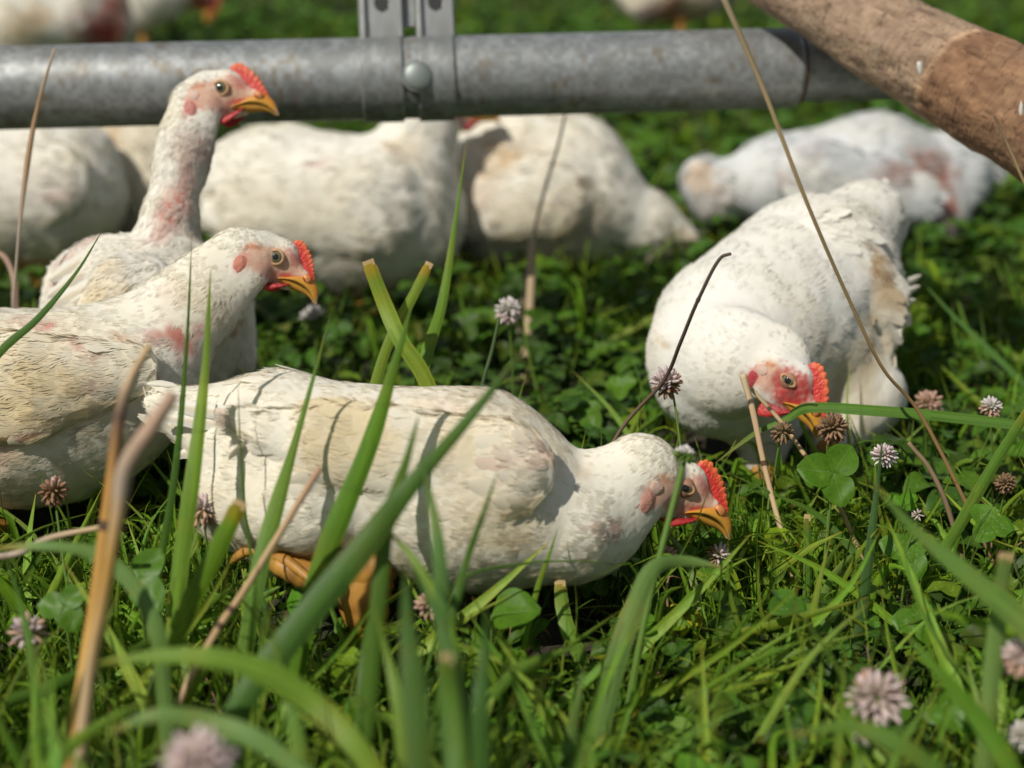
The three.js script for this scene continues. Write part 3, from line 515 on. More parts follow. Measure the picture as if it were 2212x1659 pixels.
// ---------------------------------------------------------------- the chickens
const CREAM = [0.76, 0.62, 0.36], TAN = [0.50, 0.34, 0.15], MUD = [0.30, 0.19, 0.08], PINK = [0.58, 0.27, 0.22], RAW = [0.50, 0.13, 0.09], RUST = [0.36, 0.12, 0.07];
// walking in front, head stretched out low to the right
bird({
  label: 'white chicken walking lowest in front, neck stretched right, orange legs in the grass', t: 1.02, cell: 0.0023, seed: 1, white: [0.88, 0.84, 0.735], creamAmt: 0.32, cov: 5,
  prims: [
    [1020, 1052, 0, 205, 640, 1000, 0.005, 186, { k: 0.026, fl: 0.015 }],
    [1225, 1128, -0.005, 136, 1010, 1070, 0, 190, { k: 0.032, fl: 0.013 }],
    [560, 945, 0.01, 128, 385, 888, 0.015, 56, { k: 0.03, fl: 0.017 }],
    [520, 1090, 0.01, 100, 640, 1130, 0.01, 120, { k: 0.026, rev: 1 }],
    [1392, 1030, -0.004, 84, 1300, 1100, -0.006, 108, { k: 0.02, fl: 0.008, flat: 0.52, dir: 'H' }],
    [1372, 1018, -0.004, 70, 1290, 1090, -0.002, 100, { k: 0.016, fl: 0.010, flat: 0.8 }],
    [1095, 1015, -0.062, 106, 720, 955, -0.062, 92, { k: 0.004, flat: 0.34, fl: 0.017 }],
    [720, 960, -0.061, 84, 530, 912, -0.054, 30, { k: 0.004, flat: 0.34, fl: 0.02 }],
    [660, 1085, -0.045, 112, 560, 1080, -0.03, 95, { k: 0.012, flat: 0.6, fl: 0.014 }],
    [1100, 1020, 0.058, 108, 640, 950, 0.057, 80, { k: 0.007, flat: 0.36, fl: 0.017 }],
  ],
  head: { eye: [1478, 1053], angle: -23, yaw: -4, scale: 1.08, squint: 0.62, red: 0.45, wattle: 0.85, comb: 1.0, lobe: [0.60, 0.32, 0.24], lobe2: [0.54, 0.22, 0.17] },
  spots: [[760, 900, 110, CREAM, 0.75], [740, 1010, 70, CREAM, 0.5], [830, 985, 70, CREAM, 0.55], [1000, 960, 80, CREAM, 0.5], [1130, 1170, 65, TAN, 0.55, 0, 2.4], [1060, 1130, 110, [0.72, 0.60, 0.36], 0.5], [980, 880, 60, [0.68, 0.48, 0.42], 0.3], [1040, 860, 30, TAN, 0.4],
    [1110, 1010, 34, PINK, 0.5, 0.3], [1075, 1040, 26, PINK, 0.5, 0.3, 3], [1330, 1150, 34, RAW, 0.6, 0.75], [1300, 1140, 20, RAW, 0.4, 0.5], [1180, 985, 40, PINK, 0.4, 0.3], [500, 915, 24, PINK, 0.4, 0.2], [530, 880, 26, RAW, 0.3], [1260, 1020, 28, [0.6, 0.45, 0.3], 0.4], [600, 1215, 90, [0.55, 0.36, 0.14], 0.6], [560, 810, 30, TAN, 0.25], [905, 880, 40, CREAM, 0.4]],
  legs: [{ p: [[790, 1195, -0.02], [785, 1290, -0.028], [800, 1395, -0.02], [775, 1475, -0.012]], r: [76, 60, 32, 20] }, { p: [[830, 1225, -0.03], [700, 1245, -0.035], [620, 1228, -0.04], [575, 1206, -0.03]], r: [56, 42, 24, 16] }],
  vanes: [[560, 905, -0.05, 350, 872, -0.01, 36], [580, 930, -0.05, 345, 900, -0.008, 36], [500, 840, 0.01, 330, 855, 0.012, 40, AU], [520, 930, 0.03, 345, 925, 0.03, 38], [480, 960, 0.0, 380, 985, 0.0, 34], [480, 850, 0.03, 338, 880, 0.028, 38]],
});
// at the left edge, head level, looking right
bird({
  label: 'white chicken cut by the left edge, looking right, pink skin along its wing', t: 1.15, cell: 0.0024, seed: 2, white: [0.87, 0.835, 0.74], creamAmt: 0.35, cov: 5,
  prims: [
    [190, 850, 0, 186, -130, 900, 0.01, 232, { k: 0.03, fl: 0.015 }],
    [300, 820, -0.01, 128, 120, 900, 0, 175, { k: 0.032, fl: 0.012 }],
    [-130, 880, 0.01, 200, -420, 800, 0.03, 80, { k: 0.022 }],
    [430, 665, -0.004, 78, 315, 790, -0.006, 112, { k: 0.02, fl: 0.011, flat: 0.8 }],
    [515, 566, 0.0, 76, 425, 665, 0.0, 84, { k: 0.016, fl: 0.008, flat: 0.46, dir: 'H' }],
    [440, 615, 0.0, 64, 260, 740, 0, 80, { k: 0.02, fl: 0.012, flat: 0.75 }],
    [285, 800, -0.062, 58, 60, 830, -0.073, 118, { k: 0.004, flat: 0.36, fl: 0.017 }],
    [60, 840, -0.073, 112, -220, 890, -0.066, 90, { k: 0.004, flat: 0.36, fl: 0.02 }],
    [300, 800, 0.06, 60, -100, 850, 0.068, 100, { k: 0.006, flat: 0.36 }],
  ],
  head: { eye: [597, 556], angle: -25.5, scale: 0.985, red: 0.5, wattle: 1.0, comb: 0.9, lobe: [0.58, 0.24, 0.16], lobe2: [0.54, 0.16, 0.11] },
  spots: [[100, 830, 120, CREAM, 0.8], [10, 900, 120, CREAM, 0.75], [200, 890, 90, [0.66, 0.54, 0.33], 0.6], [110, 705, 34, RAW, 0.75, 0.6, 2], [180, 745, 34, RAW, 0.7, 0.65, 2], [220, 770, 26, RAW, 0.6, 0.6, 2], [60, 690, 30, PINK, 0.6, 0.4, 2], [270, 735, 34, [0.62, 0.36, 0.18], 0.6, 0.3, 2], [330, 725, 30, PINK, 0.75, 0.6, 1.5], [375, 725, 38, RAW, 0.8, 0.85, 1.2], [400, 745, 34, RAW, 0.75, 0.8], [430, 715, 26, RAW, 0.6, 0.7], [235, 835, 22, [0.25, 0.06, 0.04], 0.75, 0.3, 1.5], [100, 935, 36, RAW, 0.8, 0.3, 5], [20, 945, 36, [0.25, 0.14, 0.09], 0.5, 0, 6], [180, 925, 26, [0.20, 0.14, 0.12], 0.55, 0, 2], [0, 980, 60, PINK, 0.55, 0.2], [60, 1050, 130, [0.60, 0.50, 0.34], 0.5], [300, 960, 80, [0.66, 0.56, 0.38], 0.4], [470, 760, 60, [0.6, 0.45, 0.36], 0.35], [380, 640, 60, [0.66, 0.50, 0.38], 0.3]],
  legs: [{ p: [[-40, 1110, -0.02], [-60, 1180, -0.02], [-30, 1250, -0.01], [-40, 1290, -0.01]], r: [70, 55, 32, 24] }],
  ruffle: 0.11,
});
// standing tall behind
bird({
  label: 'white chicken standing tallest with long bare-skinned neck upright in front of the pipe', t: 1.27, cell: 0.0024, seed: 3, creamAmt: 0.35, cov: 4.6,
  prims: [
    [370, 655, 0, 122, 250, 660, 0.05, 140, { k: 0.026, fl: 0.014 }],
    [250, 660, 0.05, 130, 190, 720, 0.11, 110, { k: 0.026, fl: 0.015 }],
    [368, 470, -0.005, 54, 345, 590, 0.0, 88, { k: 0.03, fl: 0.009 }],
    [395, 318, -0.004, 52, 368, 470, -0.003, 52, { k: 0.016, fl: 0.009, flat: 0.85 }],
    [424, 230, 0.004, 60, 398, 330, 0.0, 54, { k: 0.014, fl: 0.007, flat: 0.5, dir: 'H' }], [402, 285, 0.0, 46, 385, 370, 0.0, 50, { k: 0.014, fl: 0.008, flat: 0.85 }],
    [455, 655, 0.0, 78, 420, 770, 0.02, 90, { k: 0.03, fl: 0.013 }],
    [505, 660, 0.012, 44, 520, 770, 0.025, 36, { k: 0.008, fl: 0.012 }],
    [270, 575, -0.02, 70, 160, 610, 0.035, 52, { k: 0.006, flat: 0.5, fl: 0.014 }],
    [290, 640, -0.05, 96, 210, 720, -0.03, 80, { k: 0.006, flat: 0.45, fl: 0.015 }],
  ],
  head: { eye: [478, 191], angle: 0, yaw: 6, scale: 1.1, red: 0.4, wattle: 0.95, comb: 1.0, lobe: [0.50, 0.22, 0.18], lobe2: [0.44, 0.13, 0.12] },
  spots: [[270, 560, 90, [0.74, 0.72, 0.70], 0.3], [155, 560, 44, PINK, 0.7, 0.55], [200, 520, 34, PINK, 0.55, 0.5], [130, 610, 40, PINK, 0.5, 0.4], [385, 430, 36, RAW, 0.85, 0.6, 0.5], [360, 470, 32, RAW, 0.8, 0.6, 0.7], [405, 375, 26, RAW, 0.6, 0.5, 0.5], [405, 300, 50, [0.52, 0.33, 0.24], 0.55, 0.5], [440, 330, 40, [0.52, 0.30, 0.24], 0.6, 0.6], [345, 505, 30, PINK, 0.5, 0.4], [420, 500, 30, [0.58, 0.40, 0.32], 0.5, 0.3], [225, 640, 90, CREAM, 0.65], [270, 690, 70, CREAM, 0.5], [130, 650, 26, RUST, 0.5, 0.3], [520, 690, 22, RUST, 0.75, 0.5], [510, 700, 14, [0.5, 0.12, 0.1], 0.6], [370, 240, 50, [0.70, 0.64, 0.42], 0.35]],
  vanes: [[215, 540, -0.012, 112, 605, 0.0, 42], [225, 560, -0.02, 108, 640, -0.01, 40], [230, 600, -0.03, 112, 660, -0.02, 40]],
  legs: [{ p: [[400, 800, 0.02], [400, 900, 0.01], [415, 1010, 0.01], [410, groundY(1.28) - 12, 0.01]], r: [70, 50, 28, 20] }],
  ruffle: 0.22,
});
// pecking at the right
bird({
  label: 'plump white chicken at the right, head bent down to peck, brown mud on its wing', t: 1.26, cell: 0.0025, seed: 4, creamAmt: 0.22, white: [0.86, 0.85, 0.81], cov: 5,
  prims: [
    [1590, 725, 0.03, 180, 1740, 632, 0.11, 198, { k: 0.032, fl: 0.015 }],
    [1560, 800, -0.005, 146, 1650, 740, 0.06, 170, { k: 0.032, fl: 0.013 }],
    [1790, 565, 0.12, 146, 1862, 486, 0.15, 82, { k: 0.026, fl: 0.016 }],
    [1862, 486, 0.15, 74, 1896, 430, 0.17, 30, { k: 0.03, fl: 0.017 }],
    [1800, 800, 0.08, 120, 1868, 850, 0.08, 80, { k: 0.026, fl: 0.013 }],
    [1668, 785, -0.074, 84, 1585, 775, -0.06, 106, { k: 0.016, fl: 0.008, flat: 0.52, dir: 'H' }],
    [1600, 785, -0.052, 98, 1545, 770, -0.01, 126, { k: 0.02, fl: 0.011 }],
    [1800, 560, 0.050, 110, 1868, 640, 0.052, 88, { k: 0.005, flat: 0.45, fl: 0.016 }],
    [1868, 640, 0.052, 84, 1900, 745, 0.055, 32, { k: 0.005, flat: 0.45, fl: 0.018 }],
    [1660, 900, 0.02, 72, 1650, 990, 0.01, 46, { k: 0.03, fl: 0.011 }],
    [1855, 860, 0.07, 78, 1800, 980, 0.03, 46, { k: 0.03, fl: 0.011 }],
  ],
  head: { eye: [1703, 822], dt: -0.102, angle: -42, yaw: 14, roll: 10, scale: 1.08, squint: 0.58, red: 1.0, wattle: 1.75, comb: 1.12, lobe: [0.40, 0.02, 0.03] },
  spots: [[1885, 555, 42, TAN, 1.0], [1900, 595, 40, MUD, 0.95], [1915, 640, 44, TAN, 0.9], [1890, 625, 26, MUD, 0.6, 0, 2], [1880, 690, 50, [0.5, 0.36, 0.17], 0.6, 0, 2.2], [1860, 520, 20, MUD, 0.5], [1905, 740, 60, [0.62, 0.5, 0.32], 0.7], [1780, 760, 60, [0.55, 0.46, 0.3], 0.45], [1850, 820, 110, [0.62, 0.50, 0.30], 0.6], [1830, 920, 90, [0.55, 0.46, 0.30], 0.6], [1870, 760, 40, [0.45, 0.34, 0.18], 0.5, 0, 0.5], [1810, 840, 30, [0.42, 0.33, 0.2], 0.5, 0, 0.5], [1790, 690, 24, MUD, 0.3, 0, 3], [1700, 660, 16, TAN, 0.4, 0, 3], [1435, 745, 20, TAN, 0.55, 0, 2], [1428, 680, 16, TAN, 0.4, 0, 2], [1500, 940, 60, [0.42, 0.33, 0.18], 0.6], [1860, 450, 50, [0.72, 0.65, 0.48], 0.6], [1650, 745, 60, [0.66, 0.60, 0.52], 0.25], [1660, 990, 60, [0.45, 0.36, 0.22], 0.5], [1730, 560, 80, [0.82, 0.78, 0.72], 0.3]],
  vanes: [[1890, 640, 0.052, 1976, 600, 0.115, 24], [1895, 655, 0.047, 1974, 622, 0.105, 24], [1895, 668, 0.042, 1966, 650, 0.095, 22], [1895, 680, 0.040, 1955, 680, 0.085, 24], [1890, 690, 0.036, 1942, 715, 0.075, 24], [1888, 700, 0.032, 1926, 752, 0.065, 22], [1880, 710, 0.030, 1908, 785, 0.055, 22], [1885, 452, 0.16, 1916, 394, 0.19, 22], [1895, 460, 0.16, 1928, 412, 0.19, 20], [1870, 450, 0.16, 1898, 398, 0.19, 20]],
  legs: [{ p: [[1655, 960, 0.015], [1650, 1030, 0.0], [1660, groundY(1.26) - 10, 0.0]], r: [42, 28, 22] }, { p: [[1800, 960, 0.03], [1775, 1040, 0.01], [1780, groundY(1.27) - 10, 0.01]], r: [42, 28, 22] }],
});
// out of focus, behind the pipe
const BG = (o) => bird({ cell: 0.0048, cov: 2.2, flScale: 1.9, creamAmt: 0.3, contour: 0, ...o });
BG({ label: 'blurred white chicken at the left edge under the pipe, behind the upright one', t: 1.85, seed: 5,
  prims: [[110, 420, 0, 150, -60, 400, 0.03, 150, { k: 0.026 }], [150, 420, 0, 110, 30, 440, 0, 130, { k: 0.026 }], [-60, 340, 0, 110, -160, 300, 0, 70, { k: 0.026 }], [110, 390, -0.075, 85, -60, 400, -0.07, 70, { k: 0.01, flat: 0.4 }], [190, 340, 0.02, 66, 130, 400, 0.01, 90, { k: 0.022 }]],
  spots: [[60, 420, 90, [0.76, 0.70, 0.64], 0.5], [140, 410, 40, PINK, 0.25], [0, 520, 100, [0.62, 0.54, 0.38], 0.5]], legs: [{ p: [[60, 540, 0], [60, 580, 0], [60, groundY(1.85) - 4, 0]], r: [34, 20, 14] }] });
BG({ label: 'blurred cream chicken with tan shoulder, half hidden behind the upright neck', t: 1.98, seed: 6, white: [0.74, 0.68, 0.55],
  prims: [[330, 390, 0, 120, 250, 400, 0.06, 110, { k: 0.026 }], [250, 320, 0, 74, 300, 380, 0, 100, { k: 0.032, rev: 1 }], [236, 260, 0, 46, 246, 310, 0, 60, { k: 0.03 }], [330, 420, -0.07, 70, 280, 470, -0.05, 60, { k: 0.01, flat: 0.4 }]],
  spots: [[240, 300, 34, [0.50, 0.30, 0.11], 0.9], [255, 340, 26, [0.52, 0.34, 0.18], 0.6], [205, 290, 18, [0.5, 0.3, 0.35], 0.6]], legs: [{ p: [[320, 500, 0], [320, 540, 0], [320, groundY(1.98) - 4, 0]], r: [34, 20, 14] }] });
BG({ label: 'blurred white chicken facing right under the pipe clamp, beak poking out below the pipe', t: 1.78, seed: 7, cell: 0.0042,
  prims: [[830, 455, 0, 160, 590, 430, 0.03, 150, { k: 0.028 }], [880, 470, 0, 120, 760, 500, 0, 140, { k: 0.028 }], [600, 400, 0.03, 130, 470, 370, 0.05, 60, { k: 0.026 }], [905, 300, 0, 74, 870, 400, 0, 104, { k: 0.026 }], [920, 240, 0, 62, 905, 310, 0, 70, { k: 0.03 }], [800, 440, -0.075, 110, 560, 450, -0.07, 80, { k: 0.012, flat: 0.4 }], [560, 470, -0.065, 80, 470, 460, -0.055, 40, { k: 0.012, flat: 0.4 }]],
  head: { eye: [1003, 230], angle: 2, scale: 1.0, red: 0.5, wattle: 1.0 },
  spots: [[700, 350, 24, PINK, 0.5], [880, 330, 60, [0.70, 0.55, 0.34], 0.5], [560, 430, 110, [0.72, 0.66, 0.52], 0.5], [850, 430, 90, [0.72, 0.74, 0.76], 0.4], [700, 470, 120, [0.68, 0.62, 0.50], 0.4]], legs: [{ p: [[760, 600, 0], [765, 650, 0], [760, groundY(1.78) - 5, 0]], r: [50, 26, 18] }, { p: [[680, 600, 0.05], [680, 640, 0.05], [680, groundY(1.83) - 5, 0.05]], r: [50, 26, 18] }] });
BG({ label: 'blurred white chicken under the pipe centre, tan stain on breast, neck bent down rightwards', t: 1.88, seed: 8, cell: 0.0042,
  prims: [[1240, 430, 0, 140, 1110, 430, 0.03, 165, { k: 0.028 }], [1110, 400, 0.03, 150, 1010, 400, 0.08, 110, { k: 0.028 }], [1240, 360, 0, 110, 1150, 350, 0, 110, { k: 0.026 }], [1400, 490, 0, 66, 1300, 450, 0, 104, { k: 0.026 }], [1470, 520, 0, 38, 1400, 490, 0, 60, { k: 0.022 }], [1390, 560, 0.0, 26, 1350, 500, 0, 60, { k: 0.022 }], [1190, 420, -0.08, 90, 1080, 440, -0.075, 80, { k: 0.012, flat: 0.4 }]],
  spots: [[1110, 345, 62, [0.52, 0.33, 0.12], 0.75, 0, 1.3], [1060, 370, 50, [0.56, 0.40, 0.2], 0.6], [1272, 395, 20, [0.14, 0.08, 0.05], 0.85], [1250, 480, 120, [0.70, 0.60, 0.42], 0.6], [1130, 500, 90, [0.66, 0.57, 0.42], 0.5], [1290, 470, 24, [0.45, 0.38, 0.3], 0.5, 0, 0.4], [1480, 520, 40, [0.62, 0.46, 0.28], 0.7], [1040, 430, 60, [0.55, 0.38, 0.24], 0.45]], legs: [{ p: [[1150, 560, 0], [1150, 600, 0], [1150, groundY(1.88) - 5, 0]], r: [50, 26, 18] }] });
BG({ label: 'blurred white chicken with rust red bare patch, pecking leftwards beneath the log', t: 1.98, seed: 9, cell: 0.0042, white: [0.70, 0.72, 0.74], creamAmt: 0.25,
  prims: [[1690, 390, 0, 100, 1880, 380, 0.03, 126, { k: 0.028 }], [1880, 380, 0.03, 124, 2040, 390, 0.05, 90, { k: 0.028 }], [2030, 360, 0.05, 70, 2130, 375, 0.06, 26, { k: 0.022 }], [1545, 410, -0.01, 56, 1640, 400, 0, 84, { k: 0.022 }], [1512, 385, -0.01, 42, 1545, 420, -0.01, 50, { k: 0.03 }], [2010, 470, 0.02, 74, 2030, 560, 0.03, 44, { k: 0.03 }], [1760, 380, -0.075, 80, 1960, 420, -0.05, 60, { k: 0.012, flat: 0.4 }]],
  spots: [[1985, 345, 56, RUST, 0.95, 0, 1.6], [2030, 375, 50, RUST, 0.95, 0], [1925, 370, 56, [0.36, 0.19, 0.15], 0.9, 0, 1.6], [2040, 430, 40, RUST, 1.0, 0, 0.6], [2035, 480, 30, [0.60, 0.13, 0.08], 0.8, 0.6], [1680, 385, 26, PINK, 0.5], [1740, 320, 30, [0.55, 0.45, 0.45], 0.4], [1820, 430, 50, [0.62, 0.52, 0.36], 0.5], [2050, 560, 70, [0.62, 0.46, 0.30], 0.7], [1505, 375, 40, [0.62, 0.42, 0.24], 0.8], [1530, 440, 50, [0.66, 0.50, 0.40], 0.5]], legs: [{ p: [[2030, 560, 0.02], [2010, 590, 0.02], [2020, groundY(2.0) - 5, 0.02]], r: [34, 22, 16] }] });
BG({ label: 'blurred cream white chicken in the far upper left corner above the pipe', t: 2.9, seed: 10, creamAmt: 0.9,
  prims: [[60, 50, 0, 90, -60, 40, 0.05, 90, { k: 0.028 }], [170, 40, 0, 70, 60, 50, 0, 86, { k: 0.028 }], [180, -10, 0, 50, 100, 20, 0, 60, { k: 0.028 }], [225, 60, 0.03, 62, 190, 40, 0.03, 60, { k: 0.026 }], [245, -20, 0.03, 30, 230, 40, 0.03, 50, { k: 0.026 }]],
  spots: [[235, 70, 70, [0.44, 0.15, 0.12], 1.2, 0], [255, 10, 50, [0.46, 0.18, 0.14], 1.1, 0], [60, 60, 60, [0.62, 0.50, 0.3], 0.6], [90, 30, 30, [0.66, 0.44, 0.22], 0.5]], legs: [{ p: [[60, 130, 0], [60, 160, 0], [60, groundY(2.9) - 3, 0]], r: [24, 14, 10] }] });
BG({ label: 'far blurred grey white chicken with red comb, right of the cream one above the pipe', t: 3.4, seed: 11,
  prims: [[340, -10, 0, 60, 280, -20, 0.03, 60, { k: 0.028 }], [410, -30, 0, 34, 350, -10, 0, 50, { k: 0.022 }], [420, -60, 0, 28, 410, -30, 0, 32, { k: 0.03 }], [300, 30, 0, 40, 310, 0, 0, 50, { k: 0.022 }]],
  head: { eye: [440, -8], angle: -62, scale: 1.25, red: 1, wattle: 1.6, comb: 1.3 },
  spots: [[430, 10, 36, [0.6, 0.06, 0.04], 0.9, 0.9]], legs: [{ p: [[310, 60, 0], [310, 70, 0], [310, groundY(3.4) - 3, 0]], r: [18, 10, 8] }] });
BG({ label: 'far blurred whitish brown chicken above the pipe between clamp and log', t: 3.3, seed: 12, white: [0.62, 0.58, 0.50],
  prims: [[1420, -20, 0, 56, 1500, -20, 0.03, 62, { k: 0.028 }], [1370, -5, 0, 36, 1430, -10, 0, 50, { k: 0.026, rev: 1 }], [1500, -20, 0.03, 58, 1580, -25, 0.06, 34, { k: 0.022 }], [1390, 20, -0.02, 26, 1420, 0, -0.01, 34, { k: 0.03 }]],
  spots: [[1445, 20, 44, [0.42, 0.14, 0.05], 0.95], [1395, 35, 30, [0.16, 0.06, 0.08], 0.9], [1500, 20, 50, [0.5, 0.36, 0.2], 0.7]], legs: [{ p: [[1470, 45, 0], [1470, 60, 0], [1470, groundY(3.3) - 3, 0]], r: [18, 10, 8] }] });
// ---------------------------------------------------------------- clover and fine grass: ground cover
const inBird = (x, y, z, m) => { for (const b of BIRDS) { if (x < b.lo[0] || x > b.hi[0] || y < b.lo[1] || y > b.hi[1] || z < b.lo[2] || z > b.hi[2]) continue; if (b.f(x, y, z) < m) return true; } return false; };
const cloverTex = tex(512, 512, (u, v) => {
  if (u < 0.06) return [0.13, 0.22, 0.05];
  const x = (u - 0.53) / 0.47, ax = Math.abs(x), n = fbm(u * 18, v * 18, 3, 3);
  let c = mix3([0.05, 0.145, 0.006], [0.11, 0.25, 0.011], n);
  const vein = Math.abs(((v - ax * 0.45) * 11) % 1 - 0.5); c = mix3(c, [0.115, 0.23, 0.045], (1 - sstep(0.05, 0.16, vein)) * 0.45);
  c = mix3(c, [0.15, 0.27, 0.07], (1 - sstep(0.012, 0.035, ax)) * 0.8);
  const chev = Math.abs(v - (0.52 - ax * 0.55)) + (n - 0.5) * 0.10; c = mix3(c, [0.20, 0.31, 0.11], (1 - sstep(0.02, 0.07, chev)) * 0.75 * (1 - sstep(0.55, 0.72, ax)) * sstep(0.3, 0.6, noise(u * 16, v * 16, 40)));
  return mix3(c, [0.20, 0.18, 0.05], sstep(0.78, 0.9, noise(u * 30, v * 30, 17)) * 0.4);
});
const plainTex = tex(256, 256, (u, v) => {
  if (u < 0.06) return [0.12, 0.20, 0.04];
  const x = (u - 0.53) / 0.47, ax = Math.abs(x), n = fbm(u * 14, v * 14, 8, 3); let c = mix3([0.055, 0.15, 0.006], [0.115, 0.25, 0.011], n);
  const vein = Math.abs(((v - ax * 0.5) * 8) % 1 - 0.5); c = mix3(c, [0.10, 0.21, 0.04], (1 - sstep(0.06, 0.16, vein)) * 0.4);
  return mix3(c, [0.16, 0.26, 0.07], (1 - sstep(0.012, 0.04, ax)) * 0.8);
});
const cloverMat = leafy({ map: cloverTex, roughness: 0.52, transmission: 0.32 }), plainMat = leafy({ map: plainTex, roughness: 0.5, transmission: 0.32 });
function leaflet(pos, idx, uv, M, { fold = 0.25, cup = 0.2, wide = 0.46, notch = 0.03, long = 1 }) {
  const o = pos.length / 3, NL = 8, NA = 6, p = V();
  for (let i = 0; i <= NL; i++) for (let j = 0; j <= NA; j++) {
    const s = i / NL, u = j / NA * 2 - 1, w = wide * Math.pow(Math.sin(Math.PI * Math.pow(clamp(s * 0.985 + 0.0), 0.72)), 0.62);
    const z = s * long - (s > 0.7 ? notch * (1 - Math.abs(u)) * (s - 0.7) / 0.3 : 0) + (s > 0.85 ? -Math.abs(u) * 0.04 : 0);
    p.set(u * w, Math.abs(u) * w * fold - cup * s * s + 0.02 * Math.sin(s * 9 + u * 3), z).applyMatrix4(M); pos.push(p.x, p.y, p.z); uv.push(0.53 + u * 0.45, s);
  }
  for (let i = 0; i < NL; i++) for (let j = 0; j < NA; j++) { const a = o + i * (NA + 1) + j, b = a + NA + 1; idx.push(a, b, a + 1, a + 1, b, b + 1); }
}
function cloverGeo(k, stalk) {                        // unit: one leaflet long; stands on a stalk of that height
  const pos = [], idx = [], uv = [], R = (a, b) => lerp(a, b, h3(k, pos.length, 3));
  const lean = R(-0.25, 0.25), top = V(lean * stalk * 0.5, stalk, R(-0.2, 0.2) * stalk * 0.5);
  for (let i = 0; i < 3; i++) {
    const M = new THREE.Matrix4().makeRotationY(i * 2.094 + R(-0.25, 0.25)).multiply(new THREE.Matrix4().makeRotationX(R(-0.35, 0.25))); const q = R(0.85, 1.12); M.scale(V(q, q, q)); M.premultiply(new THREE.Matrix4().makeTranslation(top.x, top.y, top.z));
    leaflet(pos, idx, uv, M, { fold: R(0.05, 0.55), cup: R(-0.1, 0.32), wide: R(0.40, 0.50), notch: R(0, 0.07) });
  }
  const o = pos.length / 3, r = 0.045;
  for (let i = 0; i <= 4; i++) for (let j = 0; j < 4; j++) { const s = i / 4, a = j * Math.PI / 2; pos.push(top.x * s * s + Math.cos(a) * r, top.y * s, top.z * s * s + Math.sin(a) * r); uv.push(0.03, s); }
  for (let i = 0; i < 4; i++) for (let j = 0; j < 4; j++) { const a = o + i * 4 + j, b = o + i * 4 + (j + 1) % 4; idx.push(a, b, a + 4, b, b + 4, a + 4); }
  return geom(pos, idx, { uv });
}
const grassTex = tex(256, 512, (u, v) => {            // u across the blade, v along it
  const st = noise(u * 11, v * 2, 2) * 0.6 + noise(u * 34, v * 4, 7) * 0.4, sp = noise(u * 30, v * 70, 12), ax = Math.abs(u - 0.5) * 2;
  let c = mix3([0.62, 0.66, 0.60], [1.24, 1.2, 1.25], st); c = mix3(c, [1.5, 1.4, 1.6], (1 - sstep(0.03, 0.09, ax)) * 0.35); c = mix3(c, [2.2, 1.9, 3], sstep(0.86, 0.94, sp) * 0.4);
  c = mix3(c, [1.3, 1.15, 1.0], sstep(0.9, 1, ax) * 0.5);
  return [c[0] * 0.45, c[1] * 0.45, c[2] * 0.45];
});
const grassMats = {};
const grassMat = (r, g, b, rough = 0.5) => grassMats[[r, g, b]] ??= leafy({ vertexColors: true, map: grassTex, bumpMap: grassTex, bumpScale: 0.0006, color: lin(r * 1.36 / 0.45, g * 1.36 / 0.45, b * 1.25 / 0.45), roughness: rough, transmission: 0.26 });
function ribbon(P, W, { fold = 0.22, roll = 0, up = null, n = 28, view = true, cutTip = false } = {}) {
  const c = new THREE.CatmullRomCurve3(P, false, 'centripetal'), pos = [], idx = [], uv = [], col = [], NA = 5, sd0 = Math.round(P[0].x * 7919 + P[1].y * 3571 + P[1].x * 911); let len = 0, last = null; const cam = V(0, CAM_H, 0); let side0 = null;
  for (let i = 0; i <= n; i++) {
    const s = i / n, p = c.getPoint(s), t = c.getTangent(s); if (last) len += p.distanceTo(last); last = p.clone();
    let ref = up ? up : cam.clone().sub(p).normalize(); let sd = t.clone().cross(ref).normalize(); if (side0 && sd.dot(side0) < 0 && !view) sd.negate(); side0 = sd;
    sd.applyAxisAngle(t, roll * (0.6 + 0.4 * s)); const nr = sd.clone().cross(t).normalize(), w = W(s) / 2 * (0.95 + 0.10 * noise(s * 9, sd0, 2)), tipc = sstep(0.90, 1.0, s + 0.06 * (noise(sd0, 3, 3) - 0.3)) * (h3(sd0, 1, 1) > 0.35 ? 0.8 : 0.15), bl = sstep(0.72, 0.85, noise(s * 14, sd0, 6));
    for (let j = 0; j < NA; j++) { const u = j / (NA - 1) * 2 - 1; pos.push(p.x + sd.x * u * w + nr.x * (1 - Math.abs(u)) * w * fold, p.y + sd.y * u * w + nr.y * (1 - Math.abs(u)) * w * fold, p.z + sd.z * u * w + nr.z * (1 - Math.abs(u)) * w * fold); uv.push((u + 1) / 2, len * 9); const ed = Math.abs(u) > 0.9 ? 0.25 * bl : 0; col.push(...mix3(mix3([1, 1, 1], [1.35, 1.05, 0.9], 0.6 * noise(s * 4, sd0, 9)), [2.3, 0.95, 0.8], clamp(tipc + ed + bl * 0.12))); }
  }
  for (let i = 0; i < n; i++) for (let j = 0; j < NA - 1; j++) { const a = i * NA + j, b = a + NA; idx.push(a, b, a + 1, a + 1, b, b + 1); }
  return geom(pos, idx, { uv, col });
}
